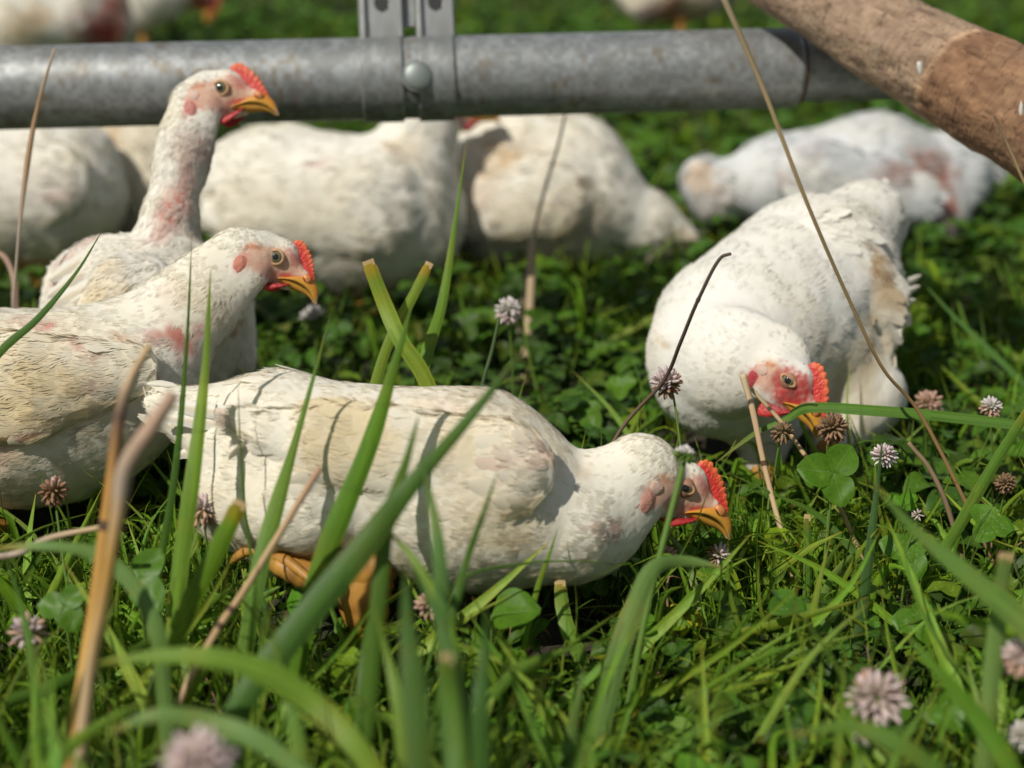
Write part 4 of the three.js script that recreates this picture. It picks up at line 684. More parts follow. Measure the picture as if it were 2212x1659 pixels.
function tuftGeo(k, blades, wide) {                   // unit tall
  const g = []; const R = (i, a, b) => lerp(a, b, h3(k * 7 + 1, i, 9));
  for (let i = 0; i < blades; i++) {
    const a = R(i, 0, 6.283), h = R(i + 20, 0.55, 1.05), out = R(i + 40, 0.1, 0.75), droop = R(i + 60, 0, 0.5), b = V(Math.cos(a), 0, Math.sin(a)), s0 = b.clone().multiplyScalar(R(i + 80, 0, 0.12));
    const P = [s0.clone(), s0.clone().addScaledVector(b, out * 0.25).add(V(0, h * 0.5, 0)), s0.clone().addScaledVector(b, out * 0.65).add(V(0, h * 0.85, 0)), s0.clone().addScaledVector(b, out * 1.05).add(V(0, h * (1 - droop), 0))];
    const w = wide * R(i + 100, 0.6, 1.3); g.push(ribbon(P, (s) => w * Math.max(0.04, 1 - Math.pow(s, 2.4)), { up: V(-Math.sin(a + R(i + 120, -1, 1)), 0.3, Math.cos(a)), fold: 0.3, n: 9, view: false, roll: R(i + 140, -0.8, 0.8) }));
  }
  return mergeGeometries(g);
}
function scatter(name, label, geos, mat, list) {
  list.forEach((L, v) => {
    if (!L.length) return; const im = new THREE.InstancedMesh(geos[v], mat, L.length); im.name = name + (v ? '_' + String(v).padStart(3, '0') : ''); im.castShadow = im.receiveShadow = true;
    L.forEach((e, i) => { im.setMatrixAt(i, e.m); im.setColorAt(i, e.c); }); scene.add(im); tag(im, label[v] ?? label[0], name.includes('clover') ? 'clover' : name.includes('grass') ? 'grass' : 'plants', null, 'stuff');
  });
}
{
  const cg = [cloverGeo(1, 2.6), cloverGeo(2, 3.4), cloverGeo(3, 2.0), cloverGeo(4, 3.0)], gg = [tuftGeo(1, 5, 0.034), tuftGeo(2, 3, 0.085), tuftGeo(3, 6, 0.024)];
  const lg = [0, 1, 2].map((k) => { const P = [V(0, 0, 0), V(0.01, 0.35, 0.02), V(0.03 + 0.02 * k, 0.7, 0.025), V(0.06 + 0.09 * k, 1.0 - 0.02 * k, 0.0)]; const w = [0.052, 0.036, 0.018][k]; return ribbon(P, (q) => w * Math.max(0.04, 1 - Math.pow(q, 2.6)), { up: V(0, 0, 1), fold: 0.35, n: 14, view: false }); }), lo = [[], [], []];
  const cl = [[], [], [], []], pl = [[], []], gr = [[], [], []], dry = [[]];
  const Q = new THREE.Quaternion(), E = new THREE.Euler();
  const put = (L, x, z, s, tilt, c, sy = 1) => { E.set(rr(-tilt, tilt), rr(0, 6.283), rr(-tilt, tilt)); Q.setFromEuler(E); L.push({ m: new THREE.Matrix4().compose(V(x, -0.002, z), Q, V(s, s * sy, s)), c }); };
  const zone = (d0, d1, dens, far) => {
    const area = (d1 - d0) * 2 * (0.44 * (d0 + d1) / 2 + 0.34), n = Math.round(area * dens);
    for (let i = 0; i < n; i++) {
      const d = Math.sqrt(lerp(d0 * d0, d1 * d1, rnd())), w = 0.44 * d + 0.34, x = rr(-w, w), z = -d;
      const n1 = fbm(x * 5 + 9, z * 5, 2, 2), n2 = fbm(x * 9, z * 9 + 4, 6, 2);
      const front = 1 - sstep(0.95, 1.15, d), right = sstep(-0.05, 0.25, x);
      const gp = far ? 0.28 : clamp(0.36 + front * 0.34 + (n1 - 0.5) * 1.6);
      const big = far ? 1.15 : 1, hole = inBird(x, 0.035, z, 0.004) || inBird(x, 0.07, z, 0.004); if (hole) continue;
      if (rnd() < gp) {
        const h = rr(0.035, 0.085) * (far ? 1.2 : 1) * (rnd() < 0.06 ? 1.5 : 1); if (inBird(x, h, z, 0.0)) continue; const q = rr(0.6, 1.25);
        const yl = rnd() < 0.2 ? 1 : 0; put(gr[Math.floor(rnd() * 3)], x, z, h, 0.45, lin(q * (0.95 + 0.5 * yl), q * (1 + 0.15 * yl), q * 0.9));
      } else {
        const s = (far ? rr(0.013, 0.022) : rr(0.009, 0.0175)) * (n2 > 0.58 ? 1.22 : 1), q = rr(0.4, 1.25) * (d > 1.05 ? 0.92 : 1.12) * (0.65 + 0.7 * n1), y = rnd();
        const c = y < 0.018 ? lin(2.3 * q, 1.2 * q, 0.6) : y < 0.14 ? lin(1.6 * q, 1.15 * q, 0.7 * q) : lin(q * rr(0.85, 1.1), q, q * rr(0.75, 1.1));
        if (y > 0.93 && !far) put(pl[Math.floor(rnd() * 2)], x, z, s * 1.5, 0.5, c, 0.6); else put(cl[Math.floor(rnd() * 4)], x, z, s, 0.55, c, rr(0.7, 1.25));
      }
      if (!far && rnd() < (d < 1.15 ? 0.62 : 0.08)) { const L = rr(0.08, 0.2), k = Math.floor(rnd() * 3), q = rr(0.6, 1.35), e0 = lo[k].length; put(lo[k], x, z, L, 1.15, lin(q * rr(0.85, 1.3), q, q * rr(0.6, 1.3))); const e = V(0, 0.85, 0).applyMatrix4(lo[k][e0].m), mid = V(0, 0.5, 0).applyMatrix4(lo[k][e0].m); if (e.y < 0.008 || e.y > (d < 0.75 ? 0.13 : 0.10) || inBird(e.x, e.y, e.z, 0.004) || inBird(mid.x, mid.y, mid.z, 0.004)) lo[k].length = e0; }
      if (!far && rnd() < 0.035) put(dry[0], x, z, rr(0.03, 0.06), 0.9, lin(rr(0.8, 1.1), rr(0.75, 1), rr(0.7, 1)));
    }
  };
  zone(0.42, 0.8, 5000, false); zone(0.8, 1.25, 6400, false); zone(1.25, 2.2, 4800, false); zone(2.2, 4.2, 1700, true); zone(4.2, 8, 700, true);
  for (let i = 0; i < 190; i++) {                      // taller blades nearest the camera
    const d = rr(0.42, 0.76), x = rnd() < 0.6 ? rr(-0.30, 0.05) * d / 0.7 : rr(-0.36, 0.36) * d / 0.7, L = rr(0.12, 0.25), k = rnd() < 0.7 ? 0 : 1, q = rr(0.6, 1.3), e0 = lo[k].length; put(lo[k], x, -d, L, 0.6, lin(q * rr(0.8, 1.15), q, q * rr(0.7, 1.5)));
    const e = V(0, 0.85, 0).applyMatrix4(lo[k][e0].m); if (e.y > 0.19 - 0.10 * (d - 0.42) / 0.34) lo[k].length = e0;
  }
  const pg = [0, 1].map((k) => { const pos = [], idx = [], uv = []; for (let i = 0; i < 2; i++) leaflet(pos, idx, uv, new THREE.Matrix4().makeTranslation(0, 1.6, 0).multiply(new THREE.Matrix4().makeRotationY(i * 2.4 + k)).multiply(new THREE.Matrix4().makeRotationX(-0.4 + k * 0.3)), { fold: 0.2, cup: 0.25, wide: 0.42, long: 1.25 }); const g = tube([V(0, 0, 0), V(0.05, 0.9, 0), V(0, 1.62, 0)], [0.05, 0.04, 0.03], 4); const u = g.attributes.uv; for (let i = 0; i < u.count; i++) u.setXY(i, 0.03, 0.5); return mergeGeometries([geom(pos, idx, { uv }), g]); });
  scatter('clover_leaves', ['green clover leaves with pale marks covering the ground between the chickens'], cg.slice(0, 2), cloverMat, cl.slice(0, 2));
  scatter('clover_leaves_plain', ['unmarked green clover leaves covering the ground between the chickens'], cg.slice(2), plainMat, cl.slice(2));
  scatter('broad_leaves', ['round plain broad leaves growing among the clover'], pg, plainMat, pl);
  scatter('grass', ['fine short green grass growing through the clover'], gg, grassMat(0.115, 0.235, 0.018), gr);
  scatter('long_grass', ['long single grass blades leaning and lying in the clover'], lg, grassMat(0.125, 0.245, 0.03), lo);
  scatter('dry_grass', ['short dry straw bits lying among the green grass'], [tuftGeo(9, 3, 0.03)], leafy({ map: grassTex, color: lin(0.9, 0.66, 0.38), roughness: 0.8, transmission: 0.15 }), dry);
  console.log('clover', cl.map((a) => a.length).join(), 'plain', pl.map((a) => a.length).join(), 'grass', gr.map((a) => a.length).join(), 'dry', dry[0].length);
}
// ---------------------------------------------------------------- single blades of tall grass
const MID = [0.115, 0.215, 0.022], DEEP = [0.058, 0.13, 0.016], BLUE = [0.115, 0.21, 0.055], PALE = [0.17, 0.26, 0.10], LIME = [0.15, 0.235, 0.025];
function ground3(px, py, t) {                         // carries a line of points down to the soil
  return at(px, py, t);
}
function down(P) {                                    // P: [px, py, t] from the tip to the lowest seen point; adds the foot in the soil
  const [a, b] = [P[P.length - 2], P[P.length - 1]], t = b[2], gy = groundY(t); if (gy <= b[1] + 4) return P;
  const k = (b[0] - a[0]) / Math.max(30, Math.abs(b[1] - a[1])); return [...P, [b[0] + clamp(k, -1, 1) * (gy - b[1]) * 0.6, gy + 6, t]];
}
function blade(label, P, w, colour, o = {}) {
  const pts = (o.free ? P : down(P)).map((q, i) => at(q[0] + (i ? rr(-3, 3) : 0), q[1], q[2] + (i ? rr(-0.004, 0.004) : 0))).reverse(), t = P[0][2], W = w * 0.88 * t / FPX, base = V(pts[0].x, 0, pts[0].z);
  const prof = o.cut ? (s) => W * (0.8 + 0.2 * Math.sin(s * 3)) * (s > 0.985 ? 0.75 : 1) : (s) => W * Math.max(0.03, (0.72 + 0.28 * Math.sin(Math.PI * Math.min(1, s * 1.3))) * Math.pow(1 - Math.pow(s, o.pow ?? 3.2), 0.9));
  const root = thing('grass_blade', base, label, 'grass blade', 'tall grass blades in the foreground');
  const m = part('blade', ribbon(pts.map((q) => q.sub(base)).map((q) => q), prof, { roll: o.roll ?? 0.25, fold: o.fold ?? 0.25, n: 36, up: (o.up ?? AF.clone().negate()) }), grassMat(...colour, o.rough ?? 0.5), root);
  if (o.cut) { const tip = pts[pts.length - 1], d = tip.clone().sub(pts[pts.length - 2]).normalize(); part('cut_tip', ribbon([tip.clone().addScaledVector(d, -0.002), tip.clone().addScaledVector(d, 0.003)], () => W * 0.72, { up: AF.clone().negate(), n: 3, fold: 0.1 }), std({ color: lin(0.42, 0.30, 0.14), roughness: 0.9 }), root); }
  return root;
}
blade('dark slender upright grass blade before the neck of the left chicken', [[415, 500, 0.97], [405, 760, 0.965], [378, 1040, 0.955], [335, 1290, 0.95]], 20, DEEP, { roll: 0.5 });
blade('broad green upright grass blade just right of the dark slender one', [[455, 582, 0.95], [440, 800, 0.945], [415, 1040, 0.935], [390, 1210, 0.93]], 43, MID, { roll: 0.15 });
blade('hair thin dark stem of grass over the tail of the front chicken', [[514, 812, 0.95], [520, 960, 0.945], [540, 1190, 0.94], [566, 1290, 0.94]], 9, DEEP);
blade('green grass blade leaning right whose shadow falls on the front chicken', [[716, 676, 0.93], [640, 950, 0.925], [598, 1090, 0.92], [560, 1240, 0.91]], 46, [0.108, 0.21, 0.036], { pow: 2.4 });
blade('long wide bright green grass blade crossing the middle of the front chicken', [[893, 648, 0.915], [855, 780, 0.91], [798, 960, 0.905], [690, 1240, 0.895]], 58, [0.081, 0.185, 0.0144], { pow: 2.2 });
blade('widest dark green blurred grass blade slanting up rightwards over the front chicken', [[1141, 742, 0.80], [1010, 905, 0.80], [880, 1060, 0.795], [800, 1160, 0.79], [600, 1410, 0.78], [520, 1520, 0.77]], 70, [0.0486, 0.12, 0.0216], { pow: 4, roll: 0.1, fold: 0.35 });
blade('short dark pointed blurred grass blade left of the widest one crossing', [[907, 888, 0.82], [880, 990, 0.815], [840, 1110, 0.81], [815, 1300, 0.80]], 40, DEEP);
blade('dark upright blade below the widest slanting grass blade', [[838, 1130, 0.86], [822, 1260, 0.86], [800, 1400, 0.855], [790, 1520, 0.85]], 48, DEEP);
blade('upright blurred grass blade right of the crossing of two dark blades', [[907, 975, 0.78], [930, 1080, 0.78], [945, 1180, 0.775], [955, 1340, 0.77]], 36, [0.0756, 0.16, 0.036]);
blade('thin grey green blurred grass blade before the wing of the front chicken', [[1077, 1012, 0.83], [1050, 1090, 0.83], [1010, 1210, 0.825], [985, 1300, 0.82]], 22, DEEP);
blade('thin curved grass leaf arching left from the blurred cluster', [[782, 1090, 0.80], [850, 1160, 0.80], [900, 1215, 0.795], [960, 1330, 0.79], [990, 1440, 0.785]], 30, MID, { pow: 2 });
blade('cut yellowish green grass stub left half of the V behind the front chicken', [[797, 570, 1.12], [828, 655, 1.12], [866, 735, 1.12], [912, 810, 1.12]], 40, LIME, { cut: true, roll: 0.1 });
blade('cut yellowish green grass stub right half of the V behind the front chicken', [[925, 574, 1.16], [890, 640, 1.155], [856, 700, 1.15], [820, 790, 1.14]], 27, LIME, { cut: true });
blade('tall soft blurred grass blade standing right of the V of stubs', [[1008, 300, 1.24], [985, 480, 1.22], [955, 660, 1.20], [918, 790, 1.18]], 32, MID, { pow: 2 });
blade('narrow dark grass blade slanting at the left edge over the wing', [[226, 489, 1.02], [165, 585, 1.02], [80, 690, 1.015], [-10, 772, 1.01]], 22, [0.054, 0.13, 0.0216], { pow: 2 });
blade('long kinked grass blade lying level under the beak of the right chicken', [[1545, 1000, 1.13], [1640, 930, 1.13], [1700, 905, 1.13], [1725, 888, 1.13], [1745, 881, 1.13], [1900, 888, 1.125], [2060, 902, 1.12], [2230, 926, 1.11], [2330, 960, 1.10]], 30, [0.0648, 0.155, 0.0216], { free: true, roll: 0.7, pow: 9, fold: 0.4 });
blade('wide blurred grass blade slanting down to the right edge', [[1885, 1040, 0.78], [1965, 1130, 0.78], [2080, 1235, 0.775], [2230, 1365, 0.77], [2330, 1480, 0.76]], 72, [0.0918, 0.185, 0.036], { pow: 2.6, roll: 0.2 });
blade('grey green upright blurred grass blade at the right edge', [[2172, 1205, 0.80], [2160, 1300, 0.80], [2146, 1450, 0.795], [2128, 1640, 0.79]], 50, BLUE, { cut: true });
blade('short lime grass leaf pointing left into the right edge', [[1985, 1312, 0.84], [2080, 1335, 0.84], [2230, 1372, 0.835], [2330, 1420, 0.83]], 42, [0.108, 0.215, 0.00864], { pow: 2 });
blade('wide blue green grass blade folded over, right of the lower middle', [[1562, 1226, 0.90], [1480, 1212, 0.90], [1410, 1228, 0.895], [1365, 1320, 0.89], [1325, 1440, 0.885], [1285, 1640, 0.88]], 54, BLUE, { pow: 6, roll: 0.15 });
blade('short blue green pointed grass blade left of the folded one', [[1262, 1440, 0.84], [1252, 1500, 0.84], [1235, 1590, 0.84], [1215, 1690, 0.84]], 44, BLUE, { pow: 2 });
blade('long pale grass blade lying diagonally across the lower right', [[1576, 1404, 0.99], [1450, 1470, 0.98], [1300, 1550, 0.97], [1120, 1640, 0.955], [1000, 1700, 0.94]], 34, PALE, { free: true, roll: 0.8, pow: 5, fold: 0.4 });
blade('long darker grass blade lying beneath the pale diagonal one', [[1830, 1385, 1.0], [1700, 1425, 0.995], [1560, 1470, 0.985], [1380, 1560, 0.97], [1250, 1640, 0.95]], 40, [0.0648, 0.15, 0.0252], { free: true, roll: 0.75, pow: 5, fold: 0.3 });
blade('thick blurred grass blade arching over in the lower left', [[210, 1432, 0.72], [330, 1418, 0.72], [450, 1420, 0.72], [560, 1448, 0.72], [680, 1520, 0.72], [770, 1610, 0.715], [830, 1700, 0.71]], 62, MID, { free: true, roll: 0.4, pow: 7 });
blade('grey green grass blade arching from the left edge to the ground', [[-20, 1184, 0.83], [110, 1180, 0.83], [210, 1198, 0.83], [290, 1270, 0.83], [340, 1370, 0.83], [352, 1470, 0.83]], 42, BLUE, { roll: 0.35, pow: 9 });
blade('cut wide green stem with yellow tip leaning right at lower left', [[516, 1092, 0.86], [480, 1170, 0.86], [420, 1290, 0.855], [370, 1400, 0.85], [330, 1520, 0.84]], 50, [0.1026, 0.2, 0.0108], { cut: true });
blade('low blurred grass blade arching along the bottom left', [[240, 1580, 0.70], [330, 1546, 0.70], [450, 1560, 0.70], [560, 1600, 0.70], [680, 1690, 0.70]], 52, BLUE, { free: true, roll: 0.4, pow: 7 });
blade('blurred low grass blade rising from the bottom edge left of the arches', [[330, 1508, 0.74], [210, 1570, 0.74], [130, 1630, 0.735], [60, 1720, 0.73]], 40, MID, { pow: 6 });
blade('broad straight blade lying in the grass at the lower left edge', [[420, 1330, 0.90], [300, 1400, 0.895], [120, 1480, 0.89], [-30, 1530, 0.885]], 42, [0.081, 0.17, 0.0252], { free: true, roll: 0.7, pow: 4 });
blade('dark narrow grass blade standing at the far left bottom', [[5, 1180, 0.83], [40, 1300, 0.83], [65, 1400, 0.825], [80, 1530, 0.82]], 24, [0.0648, 0.16, 0.0216], { pow: 3 });
blade('upright straight grass blade in the clover right of centre', [[1744, 1120, 1.06], [1746, 1250, 1.05], [1742, 1380, 1.04], [1738, 1460, 1.03]], 22, [0.0648, 0.15, 0.018], { cut: true });
blade('slightly bent pale grass blade beside the upright straight one', [[1890, 1160, 1.03], [1800, 1240, 1.03], [1768, 1330, 1.025], [1762, 1470, 1.02]], 24, [0.1188, 0.21, 0.0396], { pow: 5 });
blade('dark blue green grass blade rising behind the pink flower at right', [[1908, 935, 1.02], [1895, 1060, 1.015], [1880, 1200, 1.01], [1850, 1400, 1.0]], 30, [0.0432, 0.1, 0.0252], { pow: 3 });
blade('straight light green grass blade leaning right near the right edge', [[2225, 880, 1.10], [2150, 1000, 1.095], [2080, 1120, 1.09], [2020, 1230, 1.08]], 32, [0.0972, 0.2, 0.0252], { cut: true });
blade('dark grass blade leaning left at the right edge in the clover', [[1570, 1020, 1.10], [1680, 1070, 1.10], [1760, 1110, 1.10], [1840, 1190, 1.09], [1890, 1270, 1.08]], 20, [0.054, 0.12, 0.0144], { pow: 3 });
blade('light grass blade in the clover right below the front beak', [[1420, 1140, 1.06], [1470, 1180, 1.06], [1500, 1270, 1.055], [1530, 1390, 1.05]], 20, PALE, { pow: 3 });
blade('bright stalk like grass blade left of the tall straight clover stem', [[1700, 1180, 1.09], [1640, 1300, 1.08], [1590, 1400, 1.07]], 12, [0.1512, 0.26, 0.0216], { pow: 5 });
blade('curved leaf of grass under the breast of the front chicken', [[1210, 1262, 0.99], [1212, 1310, 0.985], [1230, 1370, 0.98], [1252, 1420, 0.975]], 36, [0.1188, 0.22, 0.0288], { cut: true });
blade('grass leaf pointing right at lower centre below the front chicken', [[1292, 1386, 0.86], [1220, 1405, 0.86], [1150, 1430, 0.86], [1090, 1470, 0.855]], 32, [0.0918, 0.19, 0.0252], { pow: 2 });
blade('blurred dark blue green grass blade in the middle of the bottom cluster', [[875, 1235, 0.70], [882, 1350, 0.70], [895, 1480, 0.695], [905, 1680, 0.69]], 66, [0.054, 0.125, 0.0252], { pow: 4 });
blade('blurred pale pointed grass blade left in the bottom cluster', [[806, 1300, 0.76], [830, 1400, 0.76], [862, 1520, 0.755], [880, 1690, 0.75]], 44, [0.1404, 0.23, 0.036], { pow: 2 });
blade('blurred yellow tipped grass blade centre right of the bottom cluster', [[965, 1425, 0.66], [972, 1500, 0.66], [985, 1600, 0.655], [990, 1720, 0.65]], 42, [0.0756, 0.16, 0.0216], { cut: true });
blade('blurred dark upright grass blade rightmost of the bottom cluster', [[1050, 1300, 0.72], [1046, 1400, 0.72], [1040, 1520, 0.715], [1040, 1700, 0.71]], 48, [0.0486, 0.115, 0.0216], { pow: 3 });
blade('blurred grass blade leaning left over the bottom cluster', [[860, 1180, 0.74], [930, 1300, 0.74], [975, 1420, 0.735], [1010, 1600, 0.73]], 38, [0.0594, 0.14, 0.036], { pow: 3 });
blade('blurred bent light green grass blade left of the bottom cluster', [[588, 1340, 0.74], [605, 1450, 0.74], [635, 1560, 0.735], [650, 1700, 0.73]], 44, [0.1188, 0.22, 0.036], { pow: 2.5 });
blade('blurred broad grass blade crossing the bottom right corner', [[1700, 1590, 0.70], [1850, 1570, 0.70], [1960, 1620, 0.70], [2080, 1720, 0.70]], 50, [0.0756, 0.16, 0.0216], { free: true, roll: 0.4, pow: 6 });
blade('blurred slanting grass blade before the big pink flower at right', [[1950, 1360, 0.78], [2020, 1440, 0.775], [2110, 1550, 0.77], [2200, 1700, 0.76]], 54, [0.0702, 0.165, 0.0108], { pow: 3 });
blade('bright round grass stalk curving along the lower right', [[1715, 1460, 0.96], [1640, 1520, 0.955], [1520, 1590, 0.95], [1380, 1650, 0.94]], 14, [0.162, 0.27, 0.0216], { free: true, pow: 8 });
blade('short grass blade pointing up before the breast of the front chicken', [[1206, 1138, 0.96], [1190, 1190, 0.96], [1160, 1270, 0.955]], 16, [0.1188, 0.23, 0.0216], { pow: 2 });
blade('very thin dark grass blade arching across the breast of the front chicken', [[1355, 1222, 0.93], [1250, 1212, 0.93], [1130, 1218, 0.93], [1000, 1250, 0.925], [960, 1330, 0.92]], 8, DEEP, { pow: 6 });
blade('long soft blurred grass blade at right behind the muddy wing', [[1985, 600, 1.45], [2060, 680, 1.44], [2130, 750, 1.43], [2230, 850, 1.42]], 18, [0.0648, 0.15, 0.0288], { pow: 4 });
// ---------------------------------------------------------------- dry stalks
function stalk(label, P, w, cols, o = {}) {
  const pts = (o.free ? P : down(P)).map((q) => at(q[0], q[1], q[2])).reverse(), base = V(pts[0].x, 0, pts[0].z), W = w * P[0][2] / FPX / 2;
  const root = thing('dry_stalk', base, label, 'dry stalk', 'dry stalks in the grass');
  const pr = pts.map((q) => q.sub(base)), jag = (u, an) => { const n = noise(u * 60, an * 2, w), k = u * (cols.length - 1), i = Math.min(cols.length - 2, Math.floor(k)); let c = cols.length > 1 ? mix3(cols[i], cols[i + 1], k - i) : cols[0]; c = mix3(c, [c[0] * 0.55, c[1] * 0.5, c[2] * 0.45], sstep(0.5, 0.9, noise(an * 3, u * 8, 4)) * 0.6); return mix3(c, [c[0] * 1.25, c[1] * 1.2, c[2] * 1.15], n * 0.5); };
  part('stem', tube(pr, o.radii ? o.radii.map((k) => k * W) : [W * 1.05, W, W * 0.85], 9, jag), stalkMat, root);
  for (const s of o.nodes ?? []) { const c = new THREE.CatmullRomCurve3(pr), p = c.getPoint(s), t = c.getTangent(s), g = new THREE.CylinderGeometry(W * 1.12, W * 1.15, W * 1.6, 10); const m = part('node', g, nodeMat, root); m.position.copy(p); m.quaternion.setFromUnitVectors(V(0, 1, 0), t); }
  return root;
}
const stalkMat = std({ vertexColors: true, roughness: 0.75 }), nodeMat = std({ color: lin(0.09, 0.05, 0.025), roughness: 0.8 });
const STRAW = [0.50, 0.36, 0.19], GOLD = [0.50, 0.29, 0.065], BROWN = [0.20, 0.125, 0.07], GREY = [0.42, 0.34, 0.26];
stalk('golden brown dry stalk rising in the left foreground with a bent pale top', [[325, 745, 0.80], [292, 800, 0.80], [266, 862, 0.80], [255, 920, 0.80], [238, 1060, 0.80], [205, 1300, 0.80], [182, 1450, 0.795], [150, 1660, 0.79]], 27, [GOLD, [0.55, 0.33, 0.09], GOLD, [0.42, 0.22, 0.05], [0.12, 0.07, 0.05], [0.5, 0.36, 0.22], STRAW], { nodes: [0.46], radii: [1.1, 1.1, 1.05, 1, 0.95, 0.8, 0.6] });
stalk('blurred pale brown broken stalk beside the golden one at left', [[376, 850, 0.72], [330, 920, 0.72], [272, 1010, 0.725], [255, 1110, 0.73], [222, 1300, 0.74], [190, 1490, 0.75]], 38, [[0.66, 0.54, 0.40], STRAW, GOLD, GREY, [0.44, 0.30, 0.21], [0.40, 0.27, 0.19]], { radii: [0.7, 0.8, 0.75, 1.0, 1.0, 0.8] });
stalk('slim straw stalk slanting up before the front chicken', [[692, 1010, 0.86], [600, 1160, 0.86], [520, 1288, 0.86], [470, 1360, 0.855], [375, 1545, 0.85]], 17, [STRAW, STRAW, [0.40, 0.26, 0.13], STRAW, [0.40, 0.24, 0.15]], { nodes: [0.52, 0.42] });
stalk('short straw twig lying level at the left edge', [[215, 1140, 0.90], [100, 1165, 0.90], [40, 1195, 0.90], [-20, 1205, 0.90]], 15, [[0.40, 0.32, 0.26], GREY, STRAW], { free: true });
stalk('tallest thin tan stem crossing from the top edge over the right chicken', [[1556, -20, 0.93], [1640, 170, 0.96], [1740, 430, 1.00], [1840, 660, 1.05], [1910, 800, 1.08], [1985, 890, 1.10]], 11, [[0.26, 0.15, 0.06], [0.33, 0.20, 0.08], [0.42, 0.29, 0.14], STRAW, [0.52, 0.42, 0.27]], { radii: [0.95, 0.8, 0.8, 0.9, 1.3] });
stalk('dark brown kinked twig before the breast of the right chicken', [[1578, 548, 1.0], [1558, 556, 1.005], [1510, 644, 1.02], [1470, 740, 1.05], [1434, 822, 1.085], [1340, 930, 1.11]], 9, [[0.20, 0.15, 0.09], [0.12, 0.08, 0.05], [0.09, 0.06, 0.045], [0.07, 0.05, 0.04], [0.10, 0.07, 0.05]], { nodes: [0.66] });
stalk('split straw stalk standing before the head of the right chicken', [[1604, 808, 1.11], [1622, 870, 1.11], [1650, 1000, 1.105], [1680, 1120, 1.10], [1705, 1205, 1.095]], 13, [STRAW, [0.56, 0.42, 0.24], [0.50, 0.34, 0.20], [0.55, 0.44, 0.28]], { nodes: [0.60], radii: [0.8, 0.9, 0.95, 1.25] });
stalk('straw stalk crossing the red face of the right chicken', [[1622, 838, 1.12], [1690, 915, 1.12], [1740, 985, 1.115], [1790, 1050, 1.11]], 10, [STRAW, [0.5, 0.36, 0.18], [0.56, 0.42, 0.24]], { nodes: [0.5] });
stalk('blurred tan upright stem in the middle behind the front chicken', [[1150, 520, 1.58], [1146, 640, 1.56], [1136, 780, 1.54], [1126, 900, 1.52]], 20, [[0.40, 0.30, 0.18], [0.42, 0.32, 0.2]], {});
stalk('thin blurred stem before the centre chicken under the pipe', [[1232, 180, 1.60], [1212, 290, 1.60], [1180, 400, 1.60], [1150, 520, 1.59]], 7, [[0.32, 0.26, 0.2], [0.4, 0.34, 0.28]], {});
stalk('blurred dry stem with swollen middle at the upper left', [[118, 105, 1.26], [92, 190, 1.26], [70, 285, 1.26], [50, 420, 1.25], [36, 560, 1.24]], 13, [[0.34, 0.28, 0.22], [0.36, 0.30, 0.24], [0.32, 0.20, 0.10], [0.34, 0.22, 0.12], [0.46, 0.36, 0.22]], { radii: [0.4, 0.45, 1.0, 0.6, 0.35] });
stalk('bent reddish dry stem at the left edge beside the standing chicken', [[-15, 540, 1.34], [10, 556, 1.34], [30, 600, 1.34], [32, 650, 1.34]], 14, [[0.36, 0.26, 0.19], [0.40, 0.26, 0.2]], {});
stalk('thin dark stem before the end of the log', [[2148, 250, 1.02], [2180, 320, 1.02], [2215, 400, 1.02]], 7, [[0.30, 0.22, 0.1], [0.14, 0.09, 0.05]], { free: true });
stalk('dark brown twig in the clover at the right', [[1722, 958, 1.10], [1765, 1010, 1.10], [1800, 1080, 1.10]].map(([x, y, t]) => [x + 240, y - 2, t]), 11, [[0.17, 0.11, 0.06], [0.26, 0.19, 0.11]], {});
stalk('blurred straw lying across the clover behind the front chicken', [[1060, 840, 1.5], [1200, 842, 1.5], [1330, 846, 1.5]], 10, [[0.36, 0.25, 0.11], [0.34, 0.24, 0.10]], { free: true });
stalk('dark slender twig rising left of the blurred clover blossom', [[1078, 690, 1.16], [1062, 760, 1.16], [1040, 840, 1.155]], 9, [[0.03, 0.06, 0.02], [0.05, 0.09, 0.02]], {});
// ---------------------------------------------------------------- clover flowers
const floretMat = std({ vertexColors: true, roughness: 0.7 });
function floretGeo(a, b, k) {                         // a slim folded petal, unit long along +y
  const pos = [], idx = [], col = [], n = 5;
  for (let i = 0; i <= n; i++) for (let j = 0; j < 5; j++) { const s = i / n, w = 0.19 * Math.pow(Math.sin(Math.PI * clamp(0.10 + s * 0.86)), 0.55) + 0.01, an = j / 5 * 6.283; pos.push(Math.cos(an) * w, s, Math.sin(an) * w * 0.75 + 0.12 * s * s * (h3(k, 1, 1) - 0.3)); col.push(...mix3(a, b, clamp(s * 1.2 - 0.05 + (h3(i, j, k) - 0.5) * 0.15))); }
  for (let i = 0; i < n; i++) for (let j = 0; j < 5; j++) { const p = i * 5 + j, q = i * 5 + (j + 1) % 5; idx.push(p, p + 5, q, q, p + 5, q + 5); }
  return geom(pos, idx, { col });
}
const PAL = { pink: [[0.46, 0.40, 0.25], [0.74, 0.58, 0.59]], white: [[0.34, 0.38, 0.2], [0.74, 0.68, 0.68]], lilac: [[0.46, 0.39, 0.28], [0.66, 0.54, 0.56]], rust: [[0.22, 0.15, 0.06], [0.34, 0.18, 0.10]], brown: [[0.22, 0.19, 0.08], [0.26, 0.14, 0.08]], tan: [[0.40, 0.30, 0.16], [0.58, 0.36, 0.29]], green: [[0.05, 0.12, 0.01], [0.14, 0.24, 0.03]] };
const FLO = {}; for (const k in PAL) FLO[k] = [0, 1, 2].map((i) => floretGeo(mix3(PAL[k][0], [0.3, 0.25, 0.12], i * 0.12), mix3(PAL[k][1], [PAL[k][1][0] * 0.8, PAL[k][1][1] * 0.75, PAL[k][1][2] * 0.75], i * 0.4), i));
